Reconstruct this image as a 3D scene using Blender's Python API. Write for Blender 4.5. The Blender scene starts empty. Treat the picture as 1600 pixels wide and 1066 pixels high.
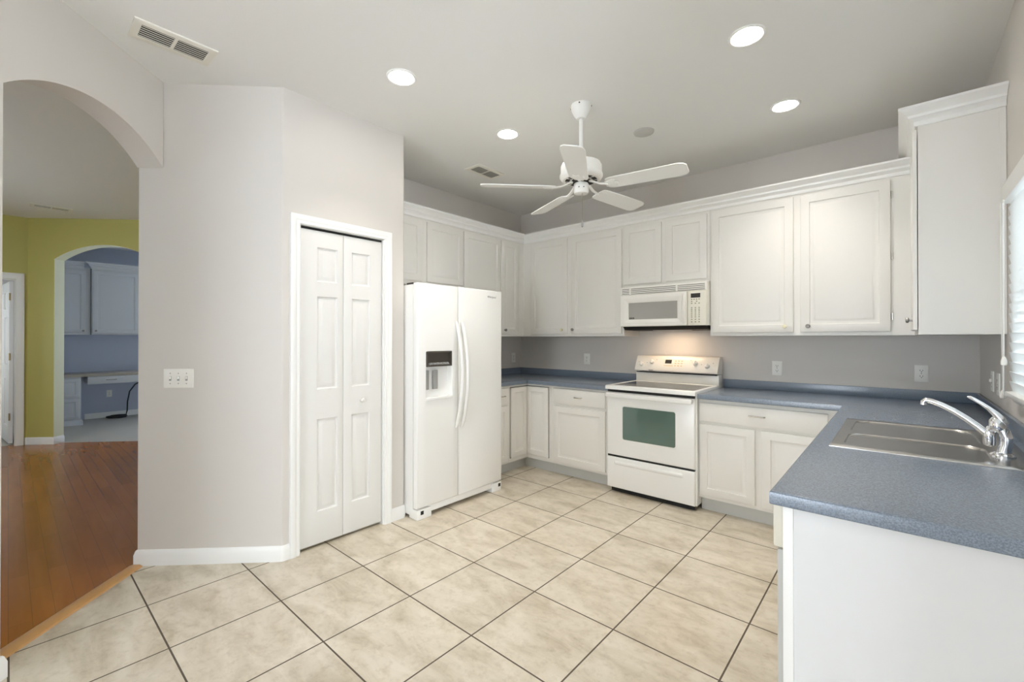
import bpy, bmesh, math
from mathutils import Vector, Matrix

S = bpy.context.scene
C = S.collection
PI = math.pi

# ------------------------------------------------------------------ camera
cam = bpy.data.cameras.new('camera')
cam_ob = bpy.data.objects.new('camera', cam)
C.objects.link(cam_ob)
S.camera = cam_ob
cam.sensor_fit = 'HORIZONTAL'
cam.sensor_width = 36.0
cam.lens = 691.36 / 1600 * 36
cam.shift_x = (800 - 796.85) / 1600
cam.shift_y = -(533 - 525.24) / 1600
cam.clip_start = 0.02
cam_ob.location = (0.98779, -1.83504, 1.33291)
cam_ob.rotation_euler = (PI / 2 + 0.00472, 0, 0.722215)

# ------------------------------------------------------------------ world, lights, exposure
W = bpy.data.worlds.new('overcast_sky')
S.world = W
W.use_nodes = True
W.node_tree.nodes['Background'].inputs[0].default_value = (0.83, 0.915, 1.0, 1)
W.node_tree.nodes['Background'].inputs[1].default_value = 6.4

S.view_settings.view_transform = 'Standard'
S.view_settings.look = 'None'
S.view_settings.gamma = 1
S.view_settings.use_curve_mapping = False
S.view_settings.exposure = 0.84
S.cycles.max_bounces = 14
S.cycles.diffuse_bounces = 11
S.cycles.glossy_bounces = 4
S.cycles.transmission_bounces = 8
S.cycles.transparent_max_bounces = 8
S.cycles.caustics_reflective = False
S.cycles.caustics_refractive = False
S.cycles.sample_clamp_indirect = 6.0


def portal(name, loc, rot, sx, sy):
    l = bpy.data.lights.new(name, 'AREA')
    l.shape = 'RECTANGLE'
    l.size = sx
    l.size_y = sy
    l.cycles.is_portal = True
    o = bpy.data.objects.new(name, l)
    o.location = loc
    o.rotation_euler = rot
    C.objects.link(o)


sun = bpy.data.lights.new('sun', 'SUN')
sun.energy = 18.0
sun.angle = math.radians(3)
sun.color = (0.91, 0.96, 1.0)
sun_ob = bpy.data.objects.new('sun', sun)
sun_ob.rotation_euler = (math.radians(-40), math.radians(4), 0)     # high behind the back wall: it lights the terrace, not the rooms
C.objects.link(sun_ob)

# daylight enters through the sliding doors behind the camera and the hall windows
portal('daylight_patio_doors', (0.0, -4.62, 1.05), (PI / 2, 0, 0), 1.2, 2.1)
portal('daylight_side_window', (4.13, -2.3, 1.35), (PI / 2, 0, PI / 2), 2.0, 1.7)
portal('daylight_hall_window', (-4.4, -4.41, 1.4), (PI / 2, 0, 0), 1.4, 1.3)
portal('daylight_study_added', (-9.16, 1.55, 1.5), (PI / 2, 0, -PI / 2), 1.4, 1.8)  # unseen opening added to brighten the study
portal('daylight_back_room', (-8.2, -3.41, 1.4), (PI / 2, 0, 0), 0.6, 1.0)


def lamp_area(name, loc, size, power, color, rot=(0, 0, 0), shape='DISK', size_y=None, spread=PI):
    l = bpy.data.lights.new(name, 'AREA')
    l.shape = shape
    l.size = size
    if size_y:
        l.size_y = size_y
    l.energy = power
    l.color = color
    l.spread = spread
    o = bpy.data.objects.new(name, l)
    o.location = loc
    o.rotation_euler = rot
    C.objects.link(o)
    return o


# ------------------------------------------------------------------ materials
def srgb(r, g, b):
    f = lambda c: (c / 255 / 12.92) if c / 255 <= 0.04045 else ((c / 255 + 0.055) / 1.055) ** 2.4
    return (f(r), f(g), f(b), 1)


def mat(name, col, rough=0.5, metal=0.0, spec=0.5, bump=0.0, bump_scale=80.0, var=0.0, var_scale=3.0, emit=0.0, coat=0.0, aniso=0.0, trans=0.0):
    m = bpy.data.materials.new(name)
    m.use_nodes = True
    nt = m.node_tree
    b = nt.nodes['Principled BSDF']
    b.inputs['Base Color'].default_value = col
    b.inputs['Roughness'].default_value = rough
    b.inputs['Metallic'].default_value = metal
    b.inputs['Specular IOR Level'].default_value = spec
    if coat:
        b.inputs['Coat Weight'].default_value = coat
        b.inputs['Coat Roughness'].default_value = 0.08
    if aniso:
        b.inputs['Anisotropic'].default_value = aniso
    if emit:
        b.inputs['Emission Color'].default_value = col
        b.inputs['Emission Strength'].default_value = emit
    if bump or var:
        tc = nt.nodes.new('ShaderNodeNewGeometry')
    if bump:
        n = nt.nodes.new('ShaderNodeTexNoise')
        n.inputs['Scale'].default_value = bump_scale
        n.inputs['Detail'].default_value = 3
        nt.links.new(tc.outputs['Position'], n.inputs['Vector'])
        bp = nt.nodes.new('ShaderNodeBump')
        bp.inputs['Strength'].default_value = bump
        bp.inputs['Distance'].default_value = 0.002
        nt.links.new(n.outputs['Fac'], bp.inputs['Height'])
        nt.links.new(bp.outputs['Normal'], b.inputs['Normal'])
    if var:
        n2 = nt.nodes.new('ShaderNodeTexNoise')
        n2.inputs['Scale'].default_value = var_scale
        n2.inputs['Detail'].default_value = 4
        nt.links.new(tc.outputs['Position'], n2.inputs['Vector'])
        mx = nt.nodes.new('ShaderNodeMixRGB')
        mx.inputs[1].default_value = tuple(c * (1 - var) for c in col[:3]) + (1,)
        mx.inputs[2].default_value = tuple(min(1, c * (1 + var)) for c in col[:3]) + (1,)
        nt.links.new(n2.outputs['Fac'], mx.inputs[0])
        nt.links.new(mx.outputs[0], b.inputs['Base Color'])
    return m


M = {}
M['wall'] = mat('wall_paint_greige', srgb(207, 202, 196), 0.6, var=0.006, var_scale=1.5)
M['ceil'] = mat('ceiling_paint', srgb(226, 226, 224), 0.85, bump=0.2, bump_scale=120)
M['yellow'] = mat('wall_paint_yellow', srgb(181, 174, 100), 0.5, bump=0.1, bump_scale=160)
M['pale'] = mat('wall_paint_pale_reveal', srgb(222, 224, 196), 0.3)
M['blue'] = mat('wall_paint_blue', srgb(176, 183, 200), 0.6)
M['trim'] = mat('trim_gloss_white', srgb(232, 232, 230), 0.35)
M['door'] = mat('door_paint_white', srgb(221, 220, 217), 0.38)
M['cab'] = mat('cabinet_thermofoil', srgb(224, 222, 217), 0.4, var=0.01, var_scale=2)
M['kick'] = mat('toe_kick_laminate', srgb(196, 197, 194), 0.5)
M['appl'] = mat('appliance_enamel', srgb(236, 236, 234), 0.22, bump=0.05, bump_scale=300)
M['appl_warm'] = mat('appliance_enamel_warm', srgb(233, 229, 220), 0.25)
M['melamine'] = mat('white_melamine', srgb(216, 217, 218), 0.4)
M['plastic'] = mat('white_plastic', srgb(236, 234, 228), 0.4)
M['cream'] = mat('cream_plastic', srgb(228, 225, 212), 0.4)
M['grey'] = mat('grey_plastic', srgb(150, 150, 148), 0.4)
M['print'] = mat('grey_print', srgb(126, 126, 124), 0.5)
M['greenprint'] = mat('olive_print', srgb(132, 136, 104), 0.5)
M['orangeprint'] = mat('tan_print', srgb(206, 176, 132), 0.5)
M['dark'] = mat('dark_plastic', srgb(38, 36, 34), 0.4)
M['taupe'] = mat('dispenser_taupe', srgb(74, 68, 61), 0.35)
M['black'] = mat('black_gap', srgb(16, 15, 14), 0.6)
M['gasket'] = mat('grey_gasket_slot_shade', srgb(120, 120, 119), 0.7)  # also colours the strips that darken the microwave vent slots
M['glasstop'] = mat('ceramic_glass_top', srgb(64, 58, 53), 0.05, var=0.2, var_scale=60)
M['ovenglass'] = mat('oven_glass_reflected_green', srgb(88, 112, 104), 0.05, spec=0.9)  # the green that the glass reflects is put into its base colour
M['microglass'] = mat('microwave_window_mesh', srgb(160, 159, 154), 0.15, spec=0.6)
M['chrome'] = mat('chrome', (0.86, 0.87, 0.9, 1), 0.06, metal=1)
M['steel'] = mat('brushed_stainless', (0.55, 0.54, 0.52, 1), 0.22, metal=1, bump=0.03, bump_scale=400)
M['nickel'] = mat('brushed_nickel', (0.7, 0.68, 0.64, 1), 0.25, metal=1)
M['pewter'] = mat('pewter', (0.30, 0.29, 0.28, 1), 0.35, metal=1)
M['ivory'] = mat('ivory_porcelain', srgb(226, 220, 190), 0.2)
M['brass'] = mat('aged_brass', srgb(150, 130, 90), 0.4, metal=0.8)
M['fan'] = mat('fan_white', srgb(235, 235, 232), 0.3)
M['speaker'] = mat('speaker_grille', srgb(196, 195, 191), 0.7)
M['vent'] = mat('vent_paint', srgb(224, 222, 212), 0.5)
M['ventdark'] = mat('vent_duct_dark', srgb(50, 49, 45), 0.8)
M['cable'] = mat('black_cable', srgb(22, 21, 22), 0.5)
M['desk'] = mat('desk_laminate', srgb(168, 160, 148), 0.45)
M['studycab'] = mat('study_cabinet_paint', srgb(192, 195, 200), 0.4)
M['patio'] = mat('bounce_concrete_pale', srgb(222, 225, 230), 0.9)  # kept pale so the unseen ground throws daylight up into the rooms


def mat_lens():
    m = bpy.data.materials.new('downlight_lens')
    m.use_nodes = True
    b = m.node_tree.nodes['Principled BSDF']
    b.inputs['Base Color'].default_value = (0.9, 0.9, 0.88, 1)
    b.inputs['Emission Color'].default_value = (1.0, 0.94, 0.85, 1)
    b.inputs['Emission Strength'].default_value = 34
    return m


M['lens'] = mat_lens()


def mat_tile():
    m = bpy.data.materials.new('floor_tile_travertine')
    m.use_nodes = True
    nt = m.node_tree
    L = nt.links.new
    b = nt.nodes['Principled BSDF']
    g = nt.nodes.new('ShaderNodeNewGeometry')
    br = nt.nodes.new('ShaderNodeTexBrick')
    br.offset = 0
    br.squash = 1
    br.inputs['Scale'].default_value = 1
    br.inputs['Brick Width'].default_value = 0.4572
    br.inputs['Row Height'].default_value = 0.4572
    br.inputs['Mortar Size'].default_value = 0.0036
    br.inputs['Mortar Smooth'].default_value = 0.05
    br.inputs['Bias'].default_value = 0
    br.inputs['Color1'].default_value = (0, 0, 0, 1)
    br.inputs['Color2'].default_value = (1, 1, 1, 1)
    L(g.outputs['Position'], br.inputs['Vector'])
    n1 = nt.nodes.new('ShaderNodeTexNoise')
    n1.inputs['Scale'].default_value = 4.5
    n1.inputs['Detail'].default_value = 7
    n1.inputs['Roughness'].default_value = 0.62
    n1.inputs['Distortion'].default_value = 0.5
    mp = nt.nodes.new('ShaderNodeMapping')
    mp.inputs['Scale'].default_value = (0.8, 1.8, 1)
    L(g.outputs['Position'], mp.inputs['Vector'])
    L(mp.outputs[0], n1.inputs['Vector'])
    r1 = nt.nodes.new('ShaderNodeValToRGB')
    r1.color_ramp.elements[0].position = 0.30
    r1.color_ramp.elements[0].color = srgb(178, 166, 145)
    r1.color_ramp.elements[1].position = 0.62
    r1.color_ramp.elements[1].color = srgb(213, 204, 188)
    e = r1.color_ramp.elements.new(0.48)
    e.color = srgb(202, 192, 174)
    L(n1.outputs['Fac'], r1.inputs['Fac'])
    n2 = nt.nodes.new('ShaderNodeTexNoise')
    n2.inputs['Scale'].default_value = 22
    n2.inputs['Detail'].default_value = 6
    n2.inputs['Roughness'].default_value = 0.7
    L(g.outputs['Position'], n2.inputs['Vector'])
    r2 = nt.nodes.new('ShaderNodeValToRGB')
    r2.color_ramp.elements[0].position = 0.33
    r2.color_ramp.elements[0].color = (0.82, 0.79, 0.75, 1)
    r2.color_ramp.elements[1].position = 0.5
    r2.color_ramp.elements[1].color = (1, 1, 1, 1)
    L(n2.outputs['Fac'], r2.inputs['Fac'])
    mul = nt.nodes.new('ShaderNodeMixRGB')
    mul.blend_type = 'MULTIPLY'
    mul.inputs[0].default_value = 0.8
    L(r1.outputs[0], mul.inputs[1])
    L(r2.outputs[0], mul.inputs[2])
    tint = nt.nodes.new('ShaderNodeMixRGB')
    tint.blend_type = 'MULTIPLY'
    tint.inputs[0].default_value = 0.06
    L(mul.outputs[0], tint.inputs[1])
    L(br.outputs['Color'], tint.inputs[2])
    mix = nt.nodes.new('ShaderNodeMixRGB')
    mix.inputs[2].default_value = srgb(88, 78, 66)
    L(br.outputs['Fac'], mix.inputs[0])
    L(tint.outputs[0], mix.inputs[1])
    L(mix.outputs[0], b.inputs['Base Color'])
    rr = nt.nodes.new('ShaderNodeMapRange')
    rr.inputs['To Min'].default_value = 0.30
    rr.inputs['To Max'].default_value = 0.9
    L(br.outputs['Fac'], rr.inputs['Value'])
    L(rr.outputs[0], b.inputs['Roughness'])
    bp = nt.nodes.new('ShaderNodeBump')
    bp.invert = True
    bp.inputs['Strength'].default_value = 0.5
    bp.inputs['Distance'].default_value = 0.003
    L(br.outputs['Fac'], bp.inputs['Height'])
    L(bp.outputs[0], b.inputs['Normal'])
    return m


M['tile'] = mat_tile()


def mat_wood():
    m = bpy.data.materials.new('floor_oak_planks')
    m.use_nodes = True
    nt = m.node_tree
    L = nt.links.new
    b = nt.nodes['Principled BSDF']
    g = nt.nodes.new('ShaderNodeNewGeometry')
    br = nt.nodes.new('ShaderNodeTexBrick')
    br.offset = 0.37
    br.offset_frequency = 2
    br.inputs['Scale'].default_value = 1
    br.inputs['Brick Width'].default_value = 0.62
    br.inputs['Row Height'].default_value = 0.0762
    br.inputs['Mortar Size'].default_value = 0.0009
    br.inputs['Mortar Smooth'].default_value = 0.1
    br.inputs['Color1'].default_value = srgb(152, 94, 38)
    br.inputs['Color2'].default_value = srgb(163, 102, 44)
    br.inputs['Mortar'].default_value = srgb(126, 80, 38)
    L(g.outputs['Position'], br.inputs['Vector'])
    mp = nt.nodes.new('ShaderNodeMapping')
    mp.inputs['Scale'].default_value = (1.6, 15, 1)
    L(g.outputs['Position'], mp.inputs['Vector'])
    n = nt.nodes.new('ShaderNodeTexNoise')
    n.inputs['Scale'].default_value = 1
    n.inputs['Detail'].default_value = 5
    n.inputs['Distortion'].default_value = 0.6
    L(mp.outputs[0], n.inputs['Vector'])
    r = nt.nodes.new('ShaderNodeValToRGB')
    r.color_ramp.elements[0].position = 0.3
    r.color_ramp.elements[0].color = (0.86, 0.83, 0.80, 1)
    r.color_ramp.elements[1].position = 0.65
    r.color_ramp.elements[1].color = (1, 1, 1, 1)
    L(n.outputs['Fac'], r.inputs['Fac'])
    mul = nt.nodes.new('ShaderNodeMixRGB')
    mul.blend_type = 'MULTIPLY'
    mul.inputs[0].default_value = 1
    L(br.outputs['Color'], mul.inputs[1])
    L(r.outputs[0], mul.inputs[2])
    L(mul.outputs[0], b.inputs['Base Color'])
    b.inputs['Roughness'].default_value = 0.22
    b.inputs['Specular IOR Level'].default_value = 0.35
    return m


M['wood'] = mat_wood()
M['threshold'] = mat('threshold_oak', srgb(190, 146, 94), 0.3, var=0.12, var_scale=20)
M['studyfloor'] = mat('study_floor_grey', srgb(172, 168, 160), 0.45, var=0.08, var_scale=5)


def mat_counter():
    m = bpy.data.materials.new('counter_laminate_blue_grey')
    m.use_nodes = True
    nt = m.node_tree
    L = nt.links.new
    b = nt.nodes['Principled BSDF']
    g = nt.nodes.new('ShaderNodeNewGeometry')
    n = nt.nodes.new('ShaderNodeTexNoise')
    n.inputs['Scale'].default_value = 260
    n.inputs['Detail'].default_value = 2
    L(g.outputs['Position'], n.inputs['Vector'])
    r = nt.nodes.new('ShaderNodeValToRGB')
    r.color_ramp.elements[0].position = 0.35
    r.color_ramp.elements[0].color = srgb(98, 110, 125)
    r.color_ramp.elements[1].position = 0.68
    r.color_ramp.elements[1].color = srgb(126, 138, 154)
    L(n.outputs['Fac'], r.inputs['Fac'])
    L(r.outputs[0], b.inputs['Base Color'])
    b.inputs['Roughness'].default_value = 0.26
    b.inputs['Specular IOR Level'].default_value = 0.9
    return m


M['counter'] = mat_counter()


def mat_slat():
    m = bpy.data.materials.new('blind_slat_white')
    m.use_nodes = True
    nt = m.node_tree
    L = nt.links.new
    out = nt.nodes['Material Output']
    b = nt.nodes['Principled BSDF']
    b.inputs['Base Color'].default_value = srgb(238, 240, 240)
    b.inputs['Roughness'].default_value = 0.4
    t = nt.nodes.new('ShaderNodeBsdfTranslucent')
    t.inputs[0].default_value = srgb(240, 242, 244)
    mx = nt.nodes.new('ShaderNodeMixShader')
    mx.inputs[0].default_value = 0.24
    L(b.outputs[0], mx.inputs[1])
    L(t.outputs[0], mx.inputs[2])
    L(mx.outputs[0], out.inputs[0])
    return m


M['slat'] = mat_slat()


def mat_pane():
    m = bpy.data.materials.new('window_glass')
    m.use_nodes = True
    nt = m.node_tree
    L = nt.links.new
    out = nt.nodes['Material Output']
    t = nt.nodes.new('ShaderNodeBsdfTransparent')
    t.inputs[0].default_value = (0.95, 0.97, 0.96, 1)
    gl = nt.nodes.new('ShaderNodeBsdfGlossy')
    gl.inputs['Roughness'].default_value = 0.02
    mx = nt.nodes.new('ShaderNodeMixShader')
    mx.inputs[0].default_value = 0.06
    L(t.outputs[0], mx.inputs[1])
    L(gl.outputs[0], mx.inputs[2])
    L(mx.outputs[0], out.inputs[0])
    return m


M['pane'] = mat_pane()

# ------------------------------------------------------------------ mesh helpers
X, Y, Z = Vector((1, 0, 0)), Vector((0, 1, 0)), Vector((0, 0, 1))


class Fr:
    """a local frame: u across, v up, w out of the face"""

    def __init__(s, o, u, v, n):
        s.o, s.u, s.v, s.n = Vector(o), Vector(u).normalized(), Vector(v).normalized(), Vector(n).normalized()

    def P(s, u, v, w=0.0):
        return s.o + s.u * u + s.v * v + s.n * w


def fr_back(y):      # faces -Y
    return Fr((0, y, 0), X, Z, -Y)


def fr_left(x):      # faces +X
    return Fr((x, 0, 0), Y, Z, X)


def fr_right(x):     # faces -X
    return Fr((x, 0, 0), Y, Z, -X)


class MB:
    def __init__(s):
        s.bm = bmesh.new()

    def _add(s, tmp):
        me = bpy.data.meshes.new('tmp')
        tmp.to_mesh(me)
        tmp.free()
        s.bm.from_mesh(me)
        bpy.data.meshes.remove(me)
        return s

    def box(s, x0, x1, y0, y1, z0, z1, bev=0.0, seg=2, rot=None, rc=None):
        t = bmesh.new()
        bmesh.ops.create_cube(t, size=1)
        for v in t.verts:
            v.co = Vector(((x0 + x1) / 2 + v.co.x * (x1 - x0), (y0 + y1) / 2 + v.co.y * (y1 - y0), (z0 + z1) / 2 + v.co.z * (z1 - z0)))
        if bev:
            bmesh.ops.bevel(t, geom=list(t.edges), offset=bev, segments=seg, profile=0.6, affect='EDGES')
        if rot is not None:
            bmesh.ops.rotate(t, verts=list(t.verts), cent=Vector(rc), matrix=rot)
        return s._add(t)

    def fbox(s, fr, u0, u1, v0, v1, w0, w1, bev=0.0, seg=2):
        t = bmesh.new()
        bmesh.ops.create_cube(t, size=1)
        for v in t.verts:
            c = v.co
            v.co = Vector(((u0 + u1) / 2 + c.x * (u1 - u0), (v0 + v1) / 2 + c.y * (v1 - v0), (w0 + w1) / 2 + c.z * (w1 - w0)))
        if bev:
            bmesh.ops.bevel(t, geom=list(t.edges), offset=bev, segments=seg, profile=0.6, affect='EDGES')
        for v in t.verts:
            v.co = fr.P(*v.co)
        return s._add(t)

    def prism(s, fr, poly, w0, w1):
        """poly in (u,v), extruded from w0 to w1"""
        t = bmesh.new()
        a = [t.verts.new(fr.P(u, v, w0)) for u, v in poly]
        b = [t.verts.new(fr.P(u, v, w1)) for u, v in poly]
        n = len(poly)
        t.faces.new(a)
        t.faces.new(b[::-1])
        for i in range(n):
            t.faces.new((a[i], a[(i + 1) % n], b[(i + 1) % n], b[i]))
        return s._add(t)

    def tube(s, pts, rad, seg=12, flat=1.0, ref=None):
        pts = [Vector(p) for p in pts]
        n = len(pts)
        if not isinstance(rad, (list, tuple)):
            rad = [rad] * n
        t = bmesh.new()
        prev = None
        rings = []
        for i, p in enumerate(pts):
            d = (pts[min(i + 1, n - 1)] - pts[max(i - 1, 0)]).normalized()
            if prev is None:
                a = Vector(ref) if ref is not None else (Z if abs(d.z) < 0.9 else X)
            else:
                a = prev
            a = (a - d * a.dot(d)).normalized()
            prev = a
            b = d.cross(a)
            rings.append([t.verts.new(p + (a * math.cos(2 * PI * k / seg) * flat + b * math.sin(2 * PI * k / seg)) * rad[i]) for k in range(seg)])
        for i in range(n - 1):
            for k in range(seg):
                t.faces.new((rings[i][k], rings[i][(k + 1) % seg], rings[i + 1][(k + 1) % seg], rings[i + 1][k]))
        t.faces.new(rings[0][::-1])
        t.faces.new(rings[-1])
        return s._add(t)

    def lathe(s, c, prof, axis=Z, seg=32, caps=True):
        """prof: (radius, distance along axis)"""
        axis = Vector(axis).normalized()
        a = (X if abs(axis.x) < 0.9 else Y)
        a = (a - axis * a.dot(axis)).normalized()
        b = axis.cross(a)
        c = Vector(c)
        t = bmesh.new()
        rings = []
        for r, h in prof:
            r = max(r, 1e-5)
            rings.append([t.verts.new(c + axis * h + (a * math.cos(2 * PI * k / seg) + b * math.sin(2 * PI * k / seg)) * r) for k in range(seg)])
        for i in range(len(rings) - 1):
            for k in range(seg):
                t.faces.new((rings[i][k], rings[i][(k + 1) % seg], rings[i + 1][(k + 1) % seg], rings[i + 1][k]))
        if caps:
            t.faces.new(rings[0][::-1])
            t.faces.new(rings[-1])
        return s._add(t)

    def sweep(s, pts, N, prof):
        """mitred sweep; prof: (a to the side d x N, b along N), a closed outline"""
        pts = [Vector(p) for p in pts]
        N = Vector(N).normalized()
        n = len(pts)
        t = bmesh.new()
        rows = []
        for i, p in enumerate(pts):
            sd = []
            if i > 0:
                sd.append((p - pts[i - 1]).normalized().cross(N))
            if i < n - 1:
                sd.append((pts[i + 1] - p).normalized().cross(N))
            m = sd[0] if len(sd) == 1 else (sd[0] + sd[1]) / (1 + sd[0].dot(sd[1]))
            rows.append([t.verts.new(p + m * a + N * b) for a, b in prof])
        k = len(prof)
        for i in range(n - 1):
            for j in range(k):
                t.faces.new((rows[i][j], rows[i][(j + 1) % k], rows[i + 1][(j + 1) % k], rows[i + 1][j]))
        t.faces.new(rows[0][::-1])
        t.faces.new(rows[-1])
        return s._add(t)

    def slab(s, fr, u0, u1, v0, v1, w0, w1, panels=(), prof=(), r=0.0, e=0.004, seg=6):
        """closed slab whose front carries relief panels: prof is a list of (inset, dw); r rounds the panels' corners"""
        t = bmesh.new()
        V = lambda u, v, w: t.verts.new(fr.P(u, v, w))
        us, vs = [u0 + e, u1 - e], [v0 + e, v1 - e]
        for p in panels:
            us += [p[0], p[1]]
            vs += [p[2], p[3]]
        dd = lambda q: [x for i, x in enumerate(sorted(q)) if i == 0 or x - sorted(q)[i - 1] > 1e-6]
        us, vs = dd(us), dd(vs)

        def loop(p, ins, w):
            a, b, c, d = p[0] + ins, p[1] - ins, p[2] + ins, p[3] - ins
            if r <= 0:
                return [V(a, c, w), V(b, c, w), V(b, d, w), V(a, d, w)]
            rr = max(min(r - ins if r > ins else 0.003, (b - a) / 2 - 1e-4, (d - c) / 2 - 1e-4), 0.002)
            o = []
            for (cu, cv, a0) in ((a + rr, c + rr, PI), (b - rr, c + rr, 1.5 * PI), (b - rr, d - rr, 0), (a + rr, d - rr, PI / 2)):
                for k in range(seg + 1):
                    th = a0 + PI / 2 * k / seg
                    o.append(V(cu + rr * math.cos(th), cv + rr * math.sin(th), w))
            return o

        for i in range(len(us) - 1):
            for j in range(len(vs) - 1):
                cu, cv = (us[i] + us[i + 1]) / 2, (vs[j] + vs[j + 1]) / 2
                if any(p[0] < cu < p[1] and p[2] < cv < p[3] for p in panels):
                    continue
                t.faces.new((V(us[i], vs[j], w1), V(us[i + 1], vs[j], w1), V(us[i + 1], vs[j + 1], w1), V(us[i], vs[j + 1], w1)))
        for p in panels:
            prev = loop(p, 0.0, w1)
            if r > 0:
                cs = [V(p[0], p[2], w1), V(p[1], p[2], w1), V(p[1], p[3], w1), V(p[0], p[3], w1)]
                n = seg + 1
                for q in range(4):
                    for k in range(seg):
                        t.faces.new((cs[q], prev[q * n + k + 1], prev[q * n + k]))
                    a, b = prev[q * n + seg], prev[((q + 1) * n) % (4 * n)]
                    t.faces.new((cs[q], cs[(q + 1) % 4], b, a))
            for ins, dw in prof:
                cur = loop(p, ins, w1 + dw)
                m = len(cur)
                for k in range(m):
                    t.faces.new((prev[k], prev[(k + 1) % m], cur[(k + 1) % m], cur[k]))
                prev = cur
            t.faces.new(prev)
        def border(k):
            a, b, c, d = u0 + k, u1 - k, v0 + k, v1 - k
            ui, vi = us[1:-1], vs[1:-1]
            return [(a, c)] + [(x, c) for x in ui] + [(b, c)] + [(b, x) for x in vi] + [(b, d)] + [(x, d) for x in ui[::-1]] + [(a, d)] + [(a, x) for x in vi[::-1]]
        rings = [[V(a, c, w) for a, c in border(k)] for k, w in ((e, w1), (e * 0.3, w1 - e * 0.3), (0, w1 - e), (0, w0))]
        nb = len(rings[0])
        for i in range(3):
            for k in range(nb):
                t.faces.new((rings[i][k], rings[i][(k + 1) % nb], rings[i + 1][(k + 1) % nb], rings[i + 1][k]))
        t.faces.new(rings[3])
        bmesh.ops.remove_doubles(t, verts=list(t.verts), dist=2e-5)
        return s._add(t)


def world_loc(o):
    p = Vector((0, 0, 0))
    while o is not None:
        p = p + Vector(o.location)
        o = o.parent
    return p


def tag(o, label=None, cat=None, group=None, kind=None):
    if label:
        o['label'] = label
    if cat:
        o['category'] = cat
    if group:
        o['group'] = group
    if kind:
        o['kind'] = kind
    return o


def obj(name, mb, m, parent=None, smooth=35.0):
    """link the builder's shape (in world coordinates) as ONE object"""
    bm = mb.bm
    bmesh.ops.recalc_face_normals(bm, faces=list(bm.faces))
    if parent is not None:
        base = world_loc(parent)
        loc = Vector((0, 0, 0))
    else:
        lo = Vector([min(v.co[k] for v in bm.verts) for k in range(3)])
        hi = Vector([max(v.co[k] for v in bm.verts) for k in range(3)])
        base = loc = Vector(((lo.x + hi.x) / 2, (lo.y + hi.y) / 2, lo.z))
    for v in bm.verts:
        v.co -= base
    me = bpy.data.meshes.new(name)
    bm.to_mesh(me)
    bm.free()
    me.materials.append(M[m])
    if smooth:
        for p in me.polygons:
            p.use_smooth = True
        me.set_sharp_from_angle(angle=math.radians(smooth))
    o = bpy.data.objects.new(name, me)
    C.objects.link(o)
    o.location = loc
    if parent is not None:
        o.parent = parent
    return o


def thing(name, label, cat, loc, group=None, rotz=0.0):
    o = bpy.data.objects.new(name, None)
    o.empty_display_size = 0.1
    C.objects.link(o)
    o.location = loc
    o.rotation_euler = (0, 0, rotz)
    return tag(o, label, cat, group)


def struct(name, mb, m, label=None, parent=None, smooth=35.0):
    o = obj(name, mb, m, parent, smooth)
    if parent is None:
        o['kind'] = 'structure'
        if label:
            o['label'] = label
    return o


def dup(root, loc, rotz=None, label=None, cat=None, group=None):
    def cp(o, par):
        c = o.copy()
        C.objects.link(c)
        if par is not None:
            c.parent = par
        for ch in list(o.children):
            cp(ch, c)
        return c
    r = cp(root, None)
    r.location = loc
    if rotz is not None:
        r.rotation_euler = (0, 0, rotz)
    return tag(r, label, cat, group)


def text_mb(txt, fr, size, w, ext=0.0004, shear=0.0):
    cu = bpy.data.curves.new('t', 'FONT')
    cu.body = txt
    cu.size = size
    cu.extrude = ext
    cu.shear = shear
    cu.align_x = 'CENTER'
    cu.align_y = 'CENTER'
    o = bpy.data.objects.new('t', cu)
    C.objects.link(o)
    dg = bpy.context.evaluated_depsgraph_get()
    me = bpy.data.meshes.new_from_object(o.evaluated_get(dg))
    bpy.data.objects.remove(o)
    bpy.data.curves.remove(cu)
    mb = MB()
    mb.bm.from_mesh(me)
    bpy.data.meshes.remove(me)
    for v in mb.bm.verts:
        v.co = fr.P(v.co.x, v.co.y, w + v.co.z)
    return mb


# ------------------------------------------------------------------ main dimensions
HC = 2.842            # ceiling
XL, YB, XR = -2.515, 2.339, 1.378
XLb, YBb, XRb = XL + 0.0015, YB - 0.0015, XR - 0.0015   # furniture stops short of the walls
XD = -1.79            # pantry door wall
K1, K2 = -0.745, 0.128
r2 = math.sqrt(0.5)
DG = Vector((-r2, -r2, 0))          # along the diagonal wall, away from the pantry
PC = Vector((XD, K1, 0))
AR = Vector((-2.268, -1.233, 0))    # where the arch wall meets the diagonal wall
AD = Vector((r2, -r2, 0))           # along the arch wall
TH = 0.145

# ------------------------------------------------------------------ floors, ceiling
def poly_slab(poly, z0, z1):
    return MB().prism(Fr((0, 0, 0), X, Y, Z), poly, z0, z1)


q = -3.645
struct('floor', poly_slab([(-2.6, 2.5), (-2.6, q + 2.6), (q + 4.6, -4.6), (4.1, -4.6), (4.1, -0.6), (1.55, -0.6), (1.55, 2.5)], -0.1, 0.0), 'tile', 'beige square tile floor with dark grout in the kitchen')
struct('floor_hall', poly_slab([(-2.6, q + 2.6), (-2.6, 0.0), (-5.75, 0.0), (-7.32, -1.67), (-7.32, -4.4), (q + 4.4, -4.4)], -0.1, 0.0), 'wood', 'glossy brown plank floor of the hall beyond the arch')
struct('floor_study', poly_slab([(-9.2, 2.4), (-5.0, 2.4), (-5.75, 0.0), (-7.32, -1.67), (-9.2, -1.67)], -0.1, 0.0), 'studyfloor', 'dull grey floor of the study')
struct('floor_closet', poly_slab([(-9.2, -1.67), (-7.32, -1.67), (-7.32, -3.4), (-9.2, -3.4)], -0.1, 0.0), 'studyfloor', 'grey floor behind the open hall door')
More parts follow.
